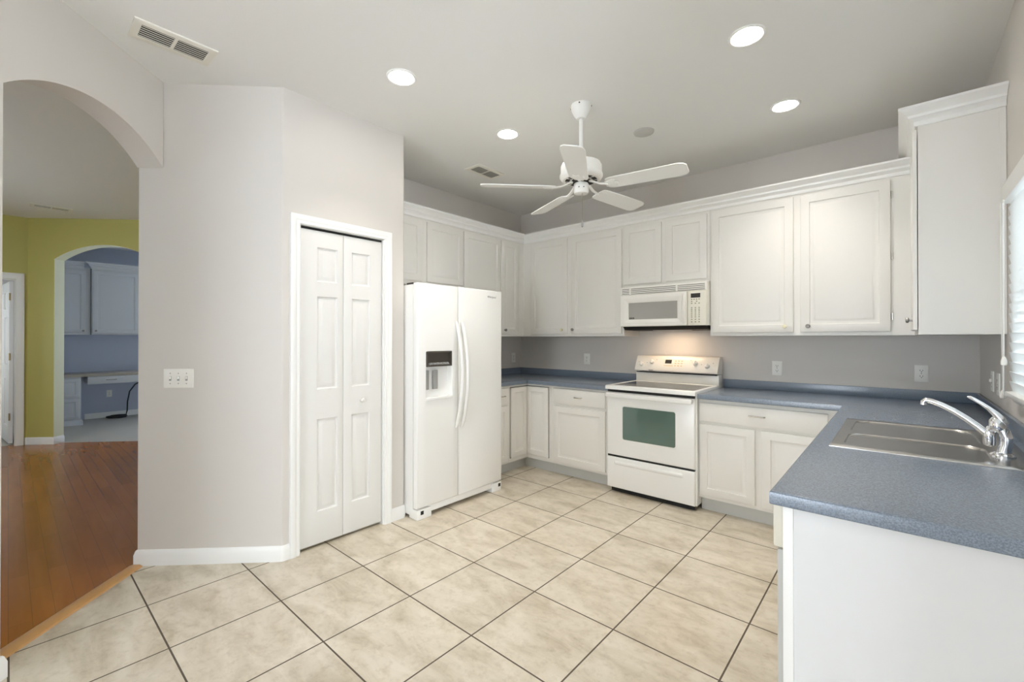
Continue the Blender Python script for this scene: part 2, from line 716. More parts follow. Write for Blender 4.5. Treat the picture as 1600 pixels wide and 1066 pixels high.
struct('ceiling', MB().box(-9.3, 4.2, -4.75, 2.55, HC, HC + 0.12), 'ceil', 'smooth white ceiling')
struct('patio', MB().box(-25, 25, -30, -4.62, -0.16, -0.02), 'patio', 'unseen pale ground added to bounce light outside the patio doors')  # unseen ground, sunlit and pale to bounce light onto the ceiling
struct('bounce_strip', MB().box(1.55, 4.14, -0.58, 12, -0.16, -0.02), 'patio', 'unseen pale strip added to bounce light at the sink window')  # unseen ground added to brighten what the sink window lets in
struct('terrace', MB().box(4.14, 25, -4.62, 12, -0.16, -0.02), 'patio', 'unseen pale ground added to bounce light outside the side window')  # more unseen bounce ground, on the nook side

# ------------------------------------------------------------------ kitchen walls
struct('wall_back', MB().box(XL - 0.12, XR + 0.12, YB, YB + 0.12, 0, HC), 'wall', 'greige wall behind the range')
struct('wall_left', MB().box(XL - 0.12, XL, K2 - 0.12, YB, 0, HC), 'wall', 'greige wall behind the refrigerator')
WY0, WY1, WZ0, WZ1 = -0.30, 1.06, 1.075, 1.965
wr = MB()
wr.box(XR, XR + 0.13, WY1, YB, 0, HC)
wr.box(XR, XR + 0.13, -0.72, WY0, 0, HC)
wr.box(XR, XR + 0.13, WY0, WY1, 0, WZ0)
wr.box(XR, XR + 0.13, WY0, WY1, WZ1, HC)
struct('wall_right', wr, 'wall', 'greige wall beside the sink, holding the window')
struct('wall_nook', MB().box(XR + 0.13, 4.12, -0.72, -0.6, 0, HC), 'wall', 'wall of the nook beside the peninsula')
we = MB()
we.box(4.0, 4.12, -4.6, -3.3, 0, HC)
we.box(4.0, 4.12, -1.3, -0.72, 0, HC)
we.box(4.0, 4.12, -3.3, -1.3, 0, 0.5)
we.box(4.0, 4.12, -3.3, -1.3, 2.2, HC)
struct('wall_nook_side', we, 'wall', 'side wall of the nook with a window')
ws = MB()
ws.box(-1.47, -0.6, -4.6, -4.48, 0, HC)
ws.box(0.6, 4.0, -4.6, -4.48, 0, HC)
ws.box(-0.6, 0.6, -4.6, -4.48, 2.1, HC)
struct('wall_patio', ws, 'wall', 'wall with the patio door opening')
dm = MB()
for a in (-0.6, -0.03, 0.54):
    dm.box(a, a + 0.06, -4.58, -4.5, 0, 2.1)
dm.box(-0.6, 0.6, -4.58, -4.5, 2.04, 2.1)
dm.box(-0.6, 0.6, -4.58, -4.5, 0, 0.06)
struct('door_3', dm, 'trim', 'white frames of the sliding patio doors')

# diagonal wall with its rounded corner and the left jamb of the pantry door
DO1, DO2, DOZ = -0.642, -0.056, 2.038
ib = Vector((-r2, r2, 0))           # into the diagonal wall
E1 = Vector((-2.372, -1.327, 0))
rc = 0.02
ang = 22.5 * PI / 180
poly = [(E1 + ib * TH).to_2d(), E1.to_2d()]
tl = rc * math.tan(ang)
cc = PC + DG * tl - Vector((r2, -r2, 0)) * rc
for k in range(7):
    a = -PI / 4 + (PI / 4) * k / 6
    poly.append((cc.x + rc * math.cos(a), cc.y + rc * math.sin(a)))
poly += [(XD, DO1), (XD - 0.12, DO1), (XD - 0.12, K1 + 0.06)]
struct('wall_diagonal', poly_slab([tuple(p) for p in poly], 0, HC), 'wall', 'greige angled wall with the triple switch')
poly = [(XD - 0.12, DO2), (XD, DO2)]
for k in range(7):
    a = (PI / 2) * k / 6
    poly.append((XD - rc + rc * math.cos(a), K2 - rc + rc * math.sin(a)))
poly += [(XL, K2), (XL, K2 - 0.12), (XD - 0.12, K2 - 0.12)]
wp = poly_slab(poly, 0, HC)
wp.box(XD - 0.12, XD, DO1, DO2, DOZ, HC)
struct('wall_pantry', wp, 'wall', 'greige wall around the pantry door')


def arch_outline(s0, sl, sr, s1, zs, za, H, left_leg=True):
    h = za - zs
    c = (sr - sl) / 2
    R = (c * c + h * h) / (2 * h)
    cz = za - R
    a = math.asin(c / R)
    arc = [((sl + sr) / 2 + R * math.sin(-a + 2 * a * k / 32), cz + R * math.cos(-a + 2 * a * k / 32)) for k in range(33)]
    p = []
    if left_leg:
        p += [(s0, 0), (sl, 0)]
    p += arc + [(sr, 0), (s1, 0), (s1, H), (s0, H)]
    return p, arc


fa = Fr(AR, AD, Z, Vector((-r2, -r2, 0)))
po, arc = arch_outline(0.0, 0.0, 0.873, 1.26, 2.336, 2.497, HC, False)
struct('wall_arch', MB().prism(fa, po, 0, TH), 'wall', 'greige wall with the arched opening to the hall')
pe = AR + AD * 1.26
struct('wall_family', MB().box(pe.x - 0.10, pe.x, -4.6, pe.y, 0, HC), 'wall', 'greige wall beyond the arch')

# ------------------------------------------------------------------ hall and study shell
struct('wall_hall_right', MB().box(-5.7, -2.5, -0.1, 0.0, 0, HC), 'yellow', 'yellow hall wall behind the pantry')
hw = MB()
hw.box(-7.34, -5.1, -4.4, -4.28, 0, HC)
hw.box(-3.7, pe.x, -4.4, -4.28, 0, HC)
hw.box(-5.1, -3.7, -4.4, -4.28, 0, 0.75)
hw.box(-5.1, -3.7, -4.4, -4.28, 2.05, HC)
struct('wall_hall_front', hw, 'yellow', 'yellow hall wall with a window')
YC0 = Vector((-7.222, -1.672, 0))
fy = Fr(YC0, Vector((r2, r2, 0)), Z, Vector((-r2, r2, 0)))
po, arc2 = arch_outline(0.0, 0.315, 1.515, 2.25, 2.33, 2.515, HC)
struct('wall_hall_diagonal', MB().prism(fy, po, 0, 0.13), 'yellow', 'yellow angled hall wall with the arch to the study')
liner = [(0.315, 0.0)] + arc2 + [(1.515, 0.0)]
inner = [(u + 0.003 * (1 if u < 0.9 else -1), v - (0.003 if 0 < k < len(liner) - 1 else 0)) for k, (u, v) in enumerate(liner)]
struct('trim_1', MB().prism(fy, liner + inner[::-1], -0.001, 0.131), 'pale', 'pale lining of the study arch')
hx = MB()
hx.box(-7.34, -7.222, -1.776, -1.672, 0, HC)
hx.box(-7.34, -7.222, -4.4, -2.59, 0, HC)
hx.box(-7.34, -7.222, -2.59, -1.776, 2.06, HC)
struct('wall_hall_end', hx, 'yellow', 'yellow hall wall with the open door')
sw = MB()
sw.box(-9.15, -9.03, -1.72, 0.85, 0, HC)
sw.box(-9.15, -9.03, 2.25, 2.42, 0, HC)
sw.box(-9.15, -9.03, 0.85, 2.25, 0, 0.6)
sw.box(-9.15, -9.03, 0.85, 2.25, 2.4, HC)  # the opening beyond the desk is added, unseen, to raise the study light
struct('wall_study', sw, 'blue', 'blue study wall behind the desk')
sw = MB()
sw.box(-9.03, -7.34, -1.72, -1.66, 0, HC)
struct('wall_study_left', sw, 'blue', 'blue study side wall')
sw = MB()
sw.box(-9.03, -5.0, 2.30, 2.42, 0, HC)
struct('wall_study_right', sw, 'blue', 'blue study wall closing its far end')
struct('wall_study_front', MB().box(-5.12, -5.0, 0.0, 2.30, 0, HC), 'blue', 'blue study wall behind the hall')
cw = MB()
cw.box(-9.15, -9.03, -3.4, -1.72, 0, HC)
cw.box(-9.03, -8.5, -3.4, -3.28, 0, HC)
cw.box(-7.9, -7.34, -3.4, -3.28, 0, HC)
cw.box(-8.5, -7.9, -3.4, -3.28, 0, 0.9)
cw.box(-8.5, -7.9, -3.4, -3.28, 1.9, HC)
struct('wall_closet', cw, 'wall', 'wall of the room behind the hall door')

# ------------------------------------------------------------------ trim
BB = [(0, 0), (0.014, 0), (0.014, 0.062), (0.011, 0.072), (0.008, 0.084), (0.004, 0.09), (0, 0.09)]
CS = [(0, 0), (0, 0.012), (0.006, 0.016), (0.022, 0.014), (0.028, 0.018), (0.05, 0.02), (0.058, 0.017), (0.06, 0)]


def arcpts(c, r, a0, a1, n=5):
    return [(c[0] + r * math.cos(a0 + (a1 - a0) * k / n), c[1] + r * math.sin(a0 + (a1 - a0) * k / n), 0) for k in range(n + 1)]


struct('baseboard_diagonal', MB().sweep([E1 + ib * 0.10, E1] + [(p[0], p[1], 0) for p in [(cc.x + rc * math.cos(-PI / 4 + PI / 4 * k / 4), cc.y + rc * math.sin(-PI / 4 + PI / 4 * k / 4)) for k in range(5)]] + [(XD, -0.699, 0)], Z, BB), 'trim', 'white baseboard under the triple switch')
struct('baseboard_pantry', MB().sweep([(XD, 0.008, 0)] + arcpts((XD - rc, K2 - rc), rc, 0, PI / 2) + [(XD - 0.12, K2, 0)], Z, BB), 'trim', 'short white baseboard beside the refrigerator')
J = AR + AD * 0.873
struct('baseboard_arch', MB().sweep([AR + AD * 1.26, J, J + Vector((-r2, -r2, 0)) * TH], Z, BB), 'trim', 'white baseboard at the near side of the arch')
JL = YC0 + Vector((r2, r2, 0)) * 0.315
struct('baseboard_hall', MB().sweep([(-7.222, -1.69, 0), YC0, JL, JL + Vector((-r2, r2, 0)) * 0.13], Z, BB), 'trim', 'white baseboard under the yellow wall')
struct('baseboard_study', MB().sweep([(-9.03, -1.0, 0), (-9.03, 2.3, 0)], Z, BB), 'trim', 'white baseboard behind the desk')
struct('trim_2', MB().sweep([(XD, DO2 + 0.004, 0), (XD, DO2 + 0.004, DOZ), (XD, DO1 - 0.004, DOZ), (XD, DO1 - 0.004, 0)], X, CS), 'trim', 'white casing around the pantry door')
jm = MB()
jm.box(XD - 0.12, XD + 0.001, DO1 - 0.004, DO1 + 0.002, 0, DOZ)
jm.box(XD - 0.12, XD + 0.001, DO2 - 0.002, DO2 + 0.004, 0, DOZ)
jm.box(XD - 0.12, XD + 0.001, DO1, DO2, DOZ - 0.002, DOZ + 0.004)
struct('trim_3', jm, 'trim', 'white jamb lining of the pantry door')
struct('trim_4', MB().sweep([(-7.222, -1.771, 0), (-7.222, -1.771, 2.065), (-7.222, -2.595, 2.065), (-7.222, -2.595, 0)], X, [(a * 1.25, b) for a, b in CS]), 'trim', 'white casing around the hall door')
# oak threshold between tile and planks
t0 = Vector((q / 2, q / 2, 0))
fth = Fr(t0, AD, Vector((-r2, -r2, 0)), Z)
sa = (Vector((AR.x, AR.y, 0)) - t0).dot(AD)
o = struct('trim_5', MB().sweep([t0 + AD * (sa + 0.012), t0 + AD * (sa + 0.90)], Z, [(-0.004, 0), (0.0, 0.008), (0.012, 0.013), (0.05, 0.014), (0.068, 0.008), (0.075, 0.0)]), 'threshold', 'light oak threshold strip under the arch')

# ------------------------------------------------------------------ pantry bifold door
RAISED = [(0.003, -0.007), (0.013, -0.009), (0.034, -0.0015), (0.037, -0.001)]
SIX = [(0.005, -0.009), (0.013, -0.012), (0.034, -0.003), (0.037, -0.0025)]
d1 = bpy.data.objects.new('door_1', None)
C.objects.link(d1)
d1.location = (XD - 0.03, (DO1 + DO2) / 2, 0)
tag(d1, 'white six-panel folding pantry door', kind='structure')
fp = fr_left(XD)
rows = [(0.225, 0.815), (1.005, 1.60), (1.692, 1.914)]
mid = (DO1 + DO2) / 2 - 0.004
obj('door_leaf', MB().slab(fp, DO1 + 0.003, mid - 0.001, 0.02, 2.02, -0.045, -0.012, [(-0.530, -0.393, a, b) for a, b in rows], SIX), 'door', d1)
lf = obj('door_leaf', MB().slab(fp, mid + 0.001, DO2 - 0.006, 0.02, 2.02, -0.045, -0.012, [(-0.293, -0.157, a, b) for a, b in rows], SIX), 'door', d1)
obj('knob', MB().lathe((XD - 0.012, -0.225, 0.908), [(0.008, 0), (0.008, 0.014), (0.013, 0.019), (0.0165, 0.026), (0.0155, 0.034), (0.009, 0.039), (0, 0.040)], X, 24), 'door', lf)
obj('track', MB().box(XD - 0.05, XD - 0.02, DO1 + 0.002, DO2 - 0.002, 2.022, DOZ - 0.003), 'black', d1)

# ------------------------------------------------------------------ cabinets
def knob(fr, u, v, w, parent, m='pewter', r=0.0155):
    mb = MB().lathe(fr.P(u, v, w), [(0.0075, 0), (0.006, 0.012), (r * 0.8, 0.016), (r, 0.020), (r * 0.92, 0.026), (r * 0.5, 0.0285), (0, 0.029)], fr.n, 20)
    if m == 'pewter':
        for k in range(6):
            a = k * PI / 3
            c = fr.P(u + math.cos(a) * r * 0.58, v + math.sin(a) * r * 0.58, w + 0.026)
            mb.lathe(c, [(0.0035, 0), (0.003, 0.0025), (0, 0.0035)], fr.n, 8)
    return obj('knob', mb, m, parent)


def door(fr, u0, u1, v0, v1, parent, name='door', rail=0.056, t=0.019, m='cab'):
    return obj(name, MB().slab(fr, u0, u1, v0, v1, 0.0006, t, [(u0 + rail, u1 - rail, v0 + rail, v1 - rail)], RAISED), m, parent)


def drawer(fr, u0, u1, v0, v1, parent, name='drawer', m='cab'):
    return obj(name, MB().slab(fr, u0, u1, v0, v1, 0.0006, 0.019, e=0.006), m, parent)


def pull(fr, u, v, w, parent, L=0.075, m='nickel'):
    mb = MB()
    pts = [fr.P(u - L / 2, v, w), fr.P(u - L / 2, v, w + 0.016), fr.P(u - L / 2 + 0.006, v, w + 0.022)]
    pts += [fr.P(u - L / 2 + 0.006 + (L - 0.012) * k / 6, v, w + 0.022 + 0.003 * math.sin(PI * k / 6)) for k in range(1, 6)]
    pts += [fr.P(u + L / 2 - 0.006, v, w + 0.022), fr.P(u + L / 2, v, w + 0.016), fr.P(u + L / 2, v, w)]
    mb.tube(pts, 0.005, 8)
    return obj('pull', mb, m, parent)


ZU0, ZU1 = 1.352, 2.40
FU = 2.017            # back upper face
FL = -2.199           # left upper face
fb, fl = fr_back(FU), fr_left(FL)
G1 = 'white wall cabinets around the kitchen'
c = thing('wall_cabinet', 'short white wall cabinet directly above the refrigerator', 'cabinet', ((XLb + FL) / 2, 0.61, 1.80), G1)
obj('body', MB().box(XLb, FL, K2 + 0.002, 1.088, 1.80, ZU1), 'cab', c)
door(fl, 0.155, 0.588, 1.838, 2.372, c)
door(fl, 0.645, 1.080, 1.838, 2.372, c)
c = thing('wall_cabinet', 'tall white wall cabinet between the refrigerator and the inside corner', 'cabinet', ((XLb + FL) / 2, 1.5, ZU0), G1)
obj('body', MB().box(XLb, FL, 1.09, YBb, ZU0, ZU1), 'cab', c)
door(fl, 1.095, 1.617, 1.377, 2.372, c)
d = door(fl, 1.626, 1.907, 1.377, 2.372, c)
knob(fl, 1.675, 1.42, 0.019, d)
c = thing('wall_cabinet', 'white wall cabinet with two doors next to the microwave on the corner side', 'cabinet', (-1.58, (FU + YBb) / 2, ZU0), G1)
obj('body', MB().box(FL, -0.967, FU, YBb, ZU0, ZU1), 'cab', c)
d = door(fb, -2.084, -1.602, 1.377, 2.368, c)
knob(fb, -1.66, 1.42, 0.019, d, 'ivory')
d = door(fb, -1.549, -0.985, 1.377, 2.368, c)
knob(fb, -1.525, 1.42, 0.019, d)
c = thing('wall_cabinet', 'short white wall cabinet with two doors directly above the microwave', 'cabinet', (-0.58, (FU + YBb) / 2, 1.806), G1)
obj('body', MB().box(-0.965, -0.192, FU, YBb, 1.806, ZU1), 'cab', c)
door(fb, -0.960, -0.601, 1.832, 2.368, c)
door(fb, -0.558, -0.213, 1.832, 2.368, c)
c = thing('wall_cabinet', 'wide white wall cabinet with exposed hinges over the worktop beyond the range', 'cabinet', (0.43, (FU + YBb) / 2, ZU0), G1)
obj('body', MB().box(-0.190, 1.061, FU, YBb, ZU0, ZU1), 'cab', c)
d = door(fb, -0.174, 0.399, 1.377, 2.375, c)
knob(fb, 0.345, 1.42, 0.019, d, 'ivory')
d = door(fb, 0.442, 0.944, 1.377, 2.375, c)
knob(fb, 0.49, 1.42, 0.019, d)
for zz in (2.28, 1.875, 1.475):
    obj('hinge', MB().tube([fb.P(0.951, zz - 0.022, 0.006), fb.P(0.951, zz + 0.022, 0.006)], 0.005, 10), 'nickel', d)
# the taller cabinet on the window wall
FR = 1.062
ZT = 2.475
c = thing('wall_cabinet', 'taller white corner cabinet beside the window with its own crown', 'cabinet', ((FR + XRb) / 2, 1.84, ZU0), G1)
bd = MB().box(FR, XRb, 1.345, YBb, ZU0, ZT)
bd.box(FR, FR + 0.022, 1.3435, 1.345, ZU0, ZT)
bd.box(XRb - 0.022, XRb, 1.3435, 1.345, ZU0, ZT)
obj('body', bd, 'cab', c)
fR = fr_right(FR)
d = door(fR, 1.35, 1.93, 1.377, 2.44, c)
d.location.x -= 0.003
knob(fR, 1.395, 1.43, 0.022, d)
CR = [(0, 0), (0.010, 0), (0.014, 0.008), (0.014, 0.022), (0.024, 0.034), (0.034, 0.040), (0.036, 0.052), (0.050, 0.066), (0.064, 0.074), (0.070, 0.080), (0.070, 0.092), (0, 0.092)]
obj('crown', MB().sweep([(FR, YBb, 2.452), (FR, 1.345, 2.452), (XRb, 1.345, 2.452)], Z, [(a * 1.1, b) for a, b in CR]), 'trim', c)
tag(obj('crown_molding', MB().sweep([(FL, K2 + 0.003, 2.395), (FL, FU, 2.395), (FR - 0.002, FU, 2.395)], Z, CR), 'trim'), 'stepped white crown molding along the cabinet tops from refrigerator to corner', 'molding')

# ---- base cabinets
G2 = 'white base cabinets under the blue worktops'
FB = 1.704
FLB = -1.896
FRB = 0.738
ZB0, ZB1 = 0.108, 0.866
fbb, flb, frb = fr_back(FB), fr_left(FLB), fr_right(FRB)


def kick(parent, *b):
    return obj('toe_kick', MB().box(*b), 'kick', parent)


c = thing('base_cabinet', 'narrow white base cabinet tucked against the refrigerator side', 'cabinet', (-2.2, 1.23, 0), G2)
obj('body', MB().box(XLb, FLB, 1.075, 1.413, ZB0, ZB1), 'cab', c)
kick(c, XLb, FLB - 0.072, 1.075, 1.413, 0, ZB0)
d = drawer(flb, 1.09, 1.392, 0.70, 0.845, c)
pull(flb, 1.30, 0.772, 0.019, d)
d = door(flb, 1.09, 1.392, 0.135, 0.675, c)
c = thing('corner_cabinet', 'white corner base cabinet with a folded pair of narrow doors', 'cabinet', (-2.05, 1.9, 0), G2)
cm = MB().prism(Fr((0, 0, 0), X, Y, Z), [(XLb, 1.415), (FLB, 1.415), (FLB, FB), (-1.592, FB), (-1.592, YBb), (XLb, YBb)], ZB0, ZB1)
obj('body', cm, 'cab', c)
obj('toe_kick', MB().prism(Fr((0, 0, 0), X, Y, Z), [(XLb, 1.415), (FLB - 0.072, 1.415), (FLB - 0.072, FB + 0.06), (-1.592, FB + 0.06), (-1.592, YBb), (XLb, YBb)], 0, ZB0), 'kick', c)
gp = MB()
gp.box(FLB, FLB + 0.0008, 1.436, FB, 0.147, 0.847)
gp.box(FLB, -1.614, FB - 0.0008, FB, 0.147, 0.847)
obj('door_gap', gp, 'black', c)
d = door(flb, 1.442, FB - 0.022, 0.152, 0.842, c, rail=0.05)
d = door(fbb, FLB + 0.002, -1.620, 0.152, 0.842, c, rail=0.05)
c = thing('base_cabinet', 'white base cabinet with drawer and door against the range on the refrigerator side', 'cabinet', (-1.27, 2.0, 0), G2)
obj('body', MB().box(-1.590, -0.945, FB, YBb, ZB0, ZB1), 'cab', c)
kick(c, -1.590, -0.945, FB + 0.06, YBb, 0, ZB0)
d = drawer(fbb, -1.548, -0.985, 0.70, 0.846, c)
pull(fbb, -1.265, 0.775, 0.019, d)
door(fbb, -1.548, -0.985, 0.132, 0.675, c)
c = thing('base_cabinet', 'white two-door base cabinet with one wide drawer beside the range', 'cabinet', (0.25, 2.0, 0), G2)
obj('body', MB().box(-0.180, FRB, FB, YBb, ZB0, ZB1), 'cab', c)
kick(c, -0.180, FRB, FB + 0.06, YBb, 0, ZB0)
d = drawer(fbb, -0.172, 0.636, 0.697, 0.838, c)
pull(fbb, 0.225, 0.775, 0.019, d, 0.1)
door(fbb, -0.172, 0.210, 0.134, 0.676, c)
door(fbb, 0.252, 0.636, 0.134, 0.676, c)
c = thing('sink_cabinet', 'white base cabinet under the sink facing the range', 'cabinet', (1.05, 1.0, 0))
sb = MB()
sb.box(FRB, FRB + 0.018, 0.225, FB, ZB0, ZB1)
sb.box(FRB + 0.018, XRb, 0.225, 0.243, ZB0, ZB1)
sb.box(FRB + 0.018, XRb, FB - 0.018, FB, ZB0, ZB1)
sb.box(FRB + 0.018, XRb, 0.243, FB - 0.018, ZB0, ZB0 + 0.018)
obj('body', sb, 'cab', c)
kick(c, FRB + 0.072, XRb, 0.225, FB, 0, ZB0)
door(frb, 0.26, 0.68, 0.134, 0.676, c)
door(frb, 0.70, 1.12, 0.134, 0.676, c)
door(frb, 1.18, 1.60, 0.134, 0.676, c)
drawer(frb, 0.26, 1.12, 0.697, 0.838, c)
# ---- dishwasher and end panel
c = thing('dishwasher', 'pale dishwasher seen edge-on at the peninsula end', 'dishwasher', (1.05, -0.08, 0))
obj('body', MB().box(0.745, XRb - 0.03, -0.378, 0.222, 0.0, 0.865), 'appl_warm', c)
obj('control_panel', MB().box(0.712, 0.745, -0.376, 0.220, 0.735, 0.862, 0.006), 'cream', c)
obj('door', MB().box(0.722, 0.745, -0.376, 0.220, 0.11, 0.731, 0.005), 'kick', c)
c = thing('end_panel', 'plain white panel closing the peninsula end', 'panel', (1.05, -0.39, 0))
obj('panel', MB().box(0.766, XRb, -0.400, -0.381, 0, 0.867), 'melamine', c)
obj('edge_strip', MB().box(0.741, 0.7655, -0.403, -0.380, 0, 0.867, 0.001), 'trim', c)

# ---- worktops
ZC = 0.906


def worktop(cells, hole=None, thick=0.038, bev=0.0055):
    """cells: list of (x0,x1,y0,y1) rectangles on a common grid"""
    xs = sorted({v for c_ in cells for v in c_[:2]} | ({hole[0], hole[1]} if hole else set()))
    ys = sorted({v for c_ in cells for v in c_[2:]} | ({hole[2], hole[3]} if hole else set()))
    t = bmesh.new()
    vv = {}

    def V(i, j):
        if (i, j) not in vv:
            vv[i, j] = t.verts.new((xs[i], ys[j], ZC))
        return vv[i, j]
    fs = []
    for i in range(len(xs) - 1):
        for j in range(len(ys) - 1):
            cx, cy = (xs[i] + xs[i + 1]) / 2, (ys[j] + ys[j + 1]) / 2
            if not any(a < cx < b and c0 < cy < d0 for a, b, c0, d0 in cells):
                continue
            if hole and hole[0] < cx < hole[1] and hole[2] < cy < hole[3]:
                continue
            fs.append(t.faces.new((V(i, j), V(i + 1, j), V(i + 1, j + 1), V(i, j + 1))))
    r = bmesh.ops.extrude_face_region(t, geom=fs)
    bmesh.ops.translate(t, verts=[g for g in r['geom'] if isinstance(g, bmesh.types.BMVert)], vec=(0, 0, -thick))
    bmesh.ops.recalc_face_normals(t, faces=list(t.faces))
    ed = []
    for e in t.edges:
        if len(e.link_faces) == 2:
            n = [f.normal for f in e.link_faces]
            if abs(n[0].dot(n[1])) < 0.2 and max(abs(n[0].z), abs(n[1].z)) > 0.9:
                m_ = (e.verts[0].co + e.verts[1].co) / 2
                if not (hole and hole[0] - 0.01 < m_.x < hole[1] + 0.01 and hole[2] - 0.01 < m_.y < hole[3] + 0.01):
                    ed.append(e)
            elif abs(n[0].dot(n[1])) < 0.2 and hole is not None:
                pass
    bmesh.ops.bevel(t, geom=ed, offset=bev, segments=4, profile=0.5, affect='EDGES')
    mb = MB()
    return mb._add(t)


YCL, YCR = 1.668, 1.655
XCL, XCR = -1.866, 0.712
YP = -0.424
wt = thing('countertop', 'L-shaped blue-grey worktop running from the refrigerator to the range', 'countertop', (-1.9, 2.0, 0.868))
obj('top', worktop([(XL + 0.002, XCL, 1.07, YB - 0.002), (XCL, -0.943, YCL, YB - 0.002)]), 'counter', wt)
bs = MB()
bs.box(XL + 0.001, XL + 0.020, 1.07, YB - 0.001, ZC, 0.976, 0.003)
bs.box(XL + 0.020, -0.943, YB - 0.020, YB - 0.001, ZC, 0.976, 0.003)
obj('backsplash', bs, 'counter', wt)
SX0, SX1, SY0, SY1 = 0.776, 1.332, 0.314, 1.100
wt = thing('countertop', 'L-shaped blue-grey worktop holding the stainless sink', 'countertop', (0.9, 1.0, 0.868))
obj('top', worktop([(-0.176, XCR, YCR, YB - 0.002), (XCR, XR - 0.002, YP, YCR), (XCR, XR - 0.002, YCR, YB - 0.002)], (SX0 + 0.02, SX1 - 0.02, SY0 + 0.02, SY1 - 0.02)), 'counter', wt)
bs = MB()
bs.box(-0.176, XR - 0.001, YB - 0.020, YB - 0.001, ZC, 0.976, 0.003)
bs.box(XR - 0.020, XR - 0.001, YP, YB - 0.020, ZC, 0.976, 0.003)
obj('backsplash', bs, 'counter', wt)

# ---- sink
sk = thing('sink', 'double-bowl stainless steel sink set in the blue-grey worktop', 'sink', (1.05, 0.70, 0.72))
fs_ = Fr((0, 0, ZC), Y, X, Z)
obj('basin', MB().slab(fs_, SY0, SY1, SX0, SX1, 0.0004, 0.005,
    [(SY0 + 0.045, 0.660, SX0 + 0.04, SX0 + 0.455), (0.690, SY1 - 0.045, SX0 + 0.04, SX0 + 0.455)],
    [(0.003, -0.003), (0.008, -0.012), (0.014, -0.05), (0.02, -0.150), (0.03, -0.172), (0.055, -0.180), (0.10, -0.182)], r=0.065, e=0.003, seg=10), 'steel', sk)
for yy in ((SY0 + 0.045 + 0.66) / 2, (0.69 + SY1 - 0.045) / 2):
    obj('drain', MB().lathe((SX0 + 0.245, yy, ZC - 0.1785), [(0.045, 0), (0.045, 0.002), (0.036, 0.003), (0.032, 0.001), (0.0, 0.001)], Z, 24), 'chrome', sk)

# ---- faucet
bx, by, bz = 1.262, 0.515, ZC + 0.005
fc = thing('faucet', 'chrome single-lever kitchen faucet at the back of the sink', 'faucet', (bx, by, bz))
obj('base_flange', MB().lathe((bx, by, bz), [(0.034, 0), (0.034, 0.004), (0.030, 0.009), (0.022, 0.012), (0.020, 0.014)], Z, 28), 'chrome', fc)
obj('body', MB().tube([(bx + 0.002, by, bz + 0.008), (bx + 0.008, by, bz + 0.040), (bx + 0.009, by, bz + 0.068), (bx + 0.003, by + 0.002, bz + 0.088), (bx - 0.012, by + 0.006, bz + 0.098), (bx - 0.026, by + 0.010, bz + 0.090), (bx - 0.031, by + 0.012, bz + 0.075)], [0.0185, 0.0175, 0.0175, 0.018, 0.0175, 0.016, 0.0145], 20), 'chrome', fc)
co = obj('collar', MB().lathe((bx - 0.031, by + 0.012, bz + 0.030), [(0.010, 0), (0.015, 0.004), (0.0165, 0.010), (0.0165, 0.048), (0.015, 0.056), (0.008, 0.060), (0, 0.061)], Z, 24), 'chrome', fc)
sp = [(bx - 0.034, by + 0.013, bz + 0.070), (bx - 0.060, by + 0.018, bz + 0.096), (bx - 0.090, by + 0.022, bz + 0.122), (bx - 0.122, by + 0.026, bz + 0.146), (bx - 0.155, by + 0.030, bz + 0.165), (bx - 0.182, by + 0.033, bz + 0.176), (bx - 0.198, by + 0.035, bz + 0.179), (bx - 0.204, by + 0.036, bz + 0.172), (bx - 0.205, by + 0.036, bz + 0.160)]
obj('spout', MB().tube(sp, [0.0125, 0.012, 0.0112, 0.0106, 0.0102, 0.010, 0.010, 0.0105, 0.0105], 18), 'chrome', fc)
lv = obj('lever_cap', MB().lathe((bx - 0.010, by + 0.005, bz + 0.090), [(0.020, 0), (0.0225, 0.008), (0.0225, 0.024), (0.019, 0.038), (0.011, 0.047), (0, 0.050)], Vector((-0.10, 0.02, 1)), 24), 'chrome', fc)
obj('lever', MB().tube([(bx + 0.006, by + 0.003, bz + 0.112), (bx - 0.003, by + 0.004, bz + 0.130), (bx - 0.016, by + 0.006, bz + 0.148), (bx - 0.032, by + 0.009, bz + 0.166), (bx - 0.050, by + 0.013, bz + 0.182), (bx - 0.068, by + 0.017, bz + 0.195), (bx - 0.080, by + 0.020, bz + 0.202), (bx - 0.086, by + 0.021, bz + 0.203)], [0.014, 0.0165, 0.0135, 0.0095, 0.0078, 0.0075, 0.0072, 0.003], 16, flat=0.8), 'chrome', lv)

# ------------------------------------------------------------------ refrigerator
XF = -1.646
rf = thing('refrigerator', 'white side-by-side refrigerator with ice dispenser beside the pantry wall', 'refrigerator', (-2.05, 0.59, 0))
ff = fr_left(XF)
obj('body', MB().box(-2.46, -1.705, 0.140, 1.042, 0.02, 1.733, 0.006), 'appl', rf)
obj('gasket', MB().box(-1.705, -1.694, 0.148, 1.036, 0.09, 1.725), 'gasket', rf)
DS = (0.213, 0.470, 0.878, 1.236)
fd = obj('freezer_door', MB().slab(ff, 0.137, 0.533, 0.084, 1.742, -0.048, 0.0, [DS], [(0.004, -0.004), (0.008, -0.046)], r=0.012, e=0.010), 'appl', rf, 50)
rd = obj('refrigerator_door', MB().slab(ff, 0.541, 1.045, 0.084, 1.742, -0.048, 0.0, e=0.010), 'appl', rf, 50)
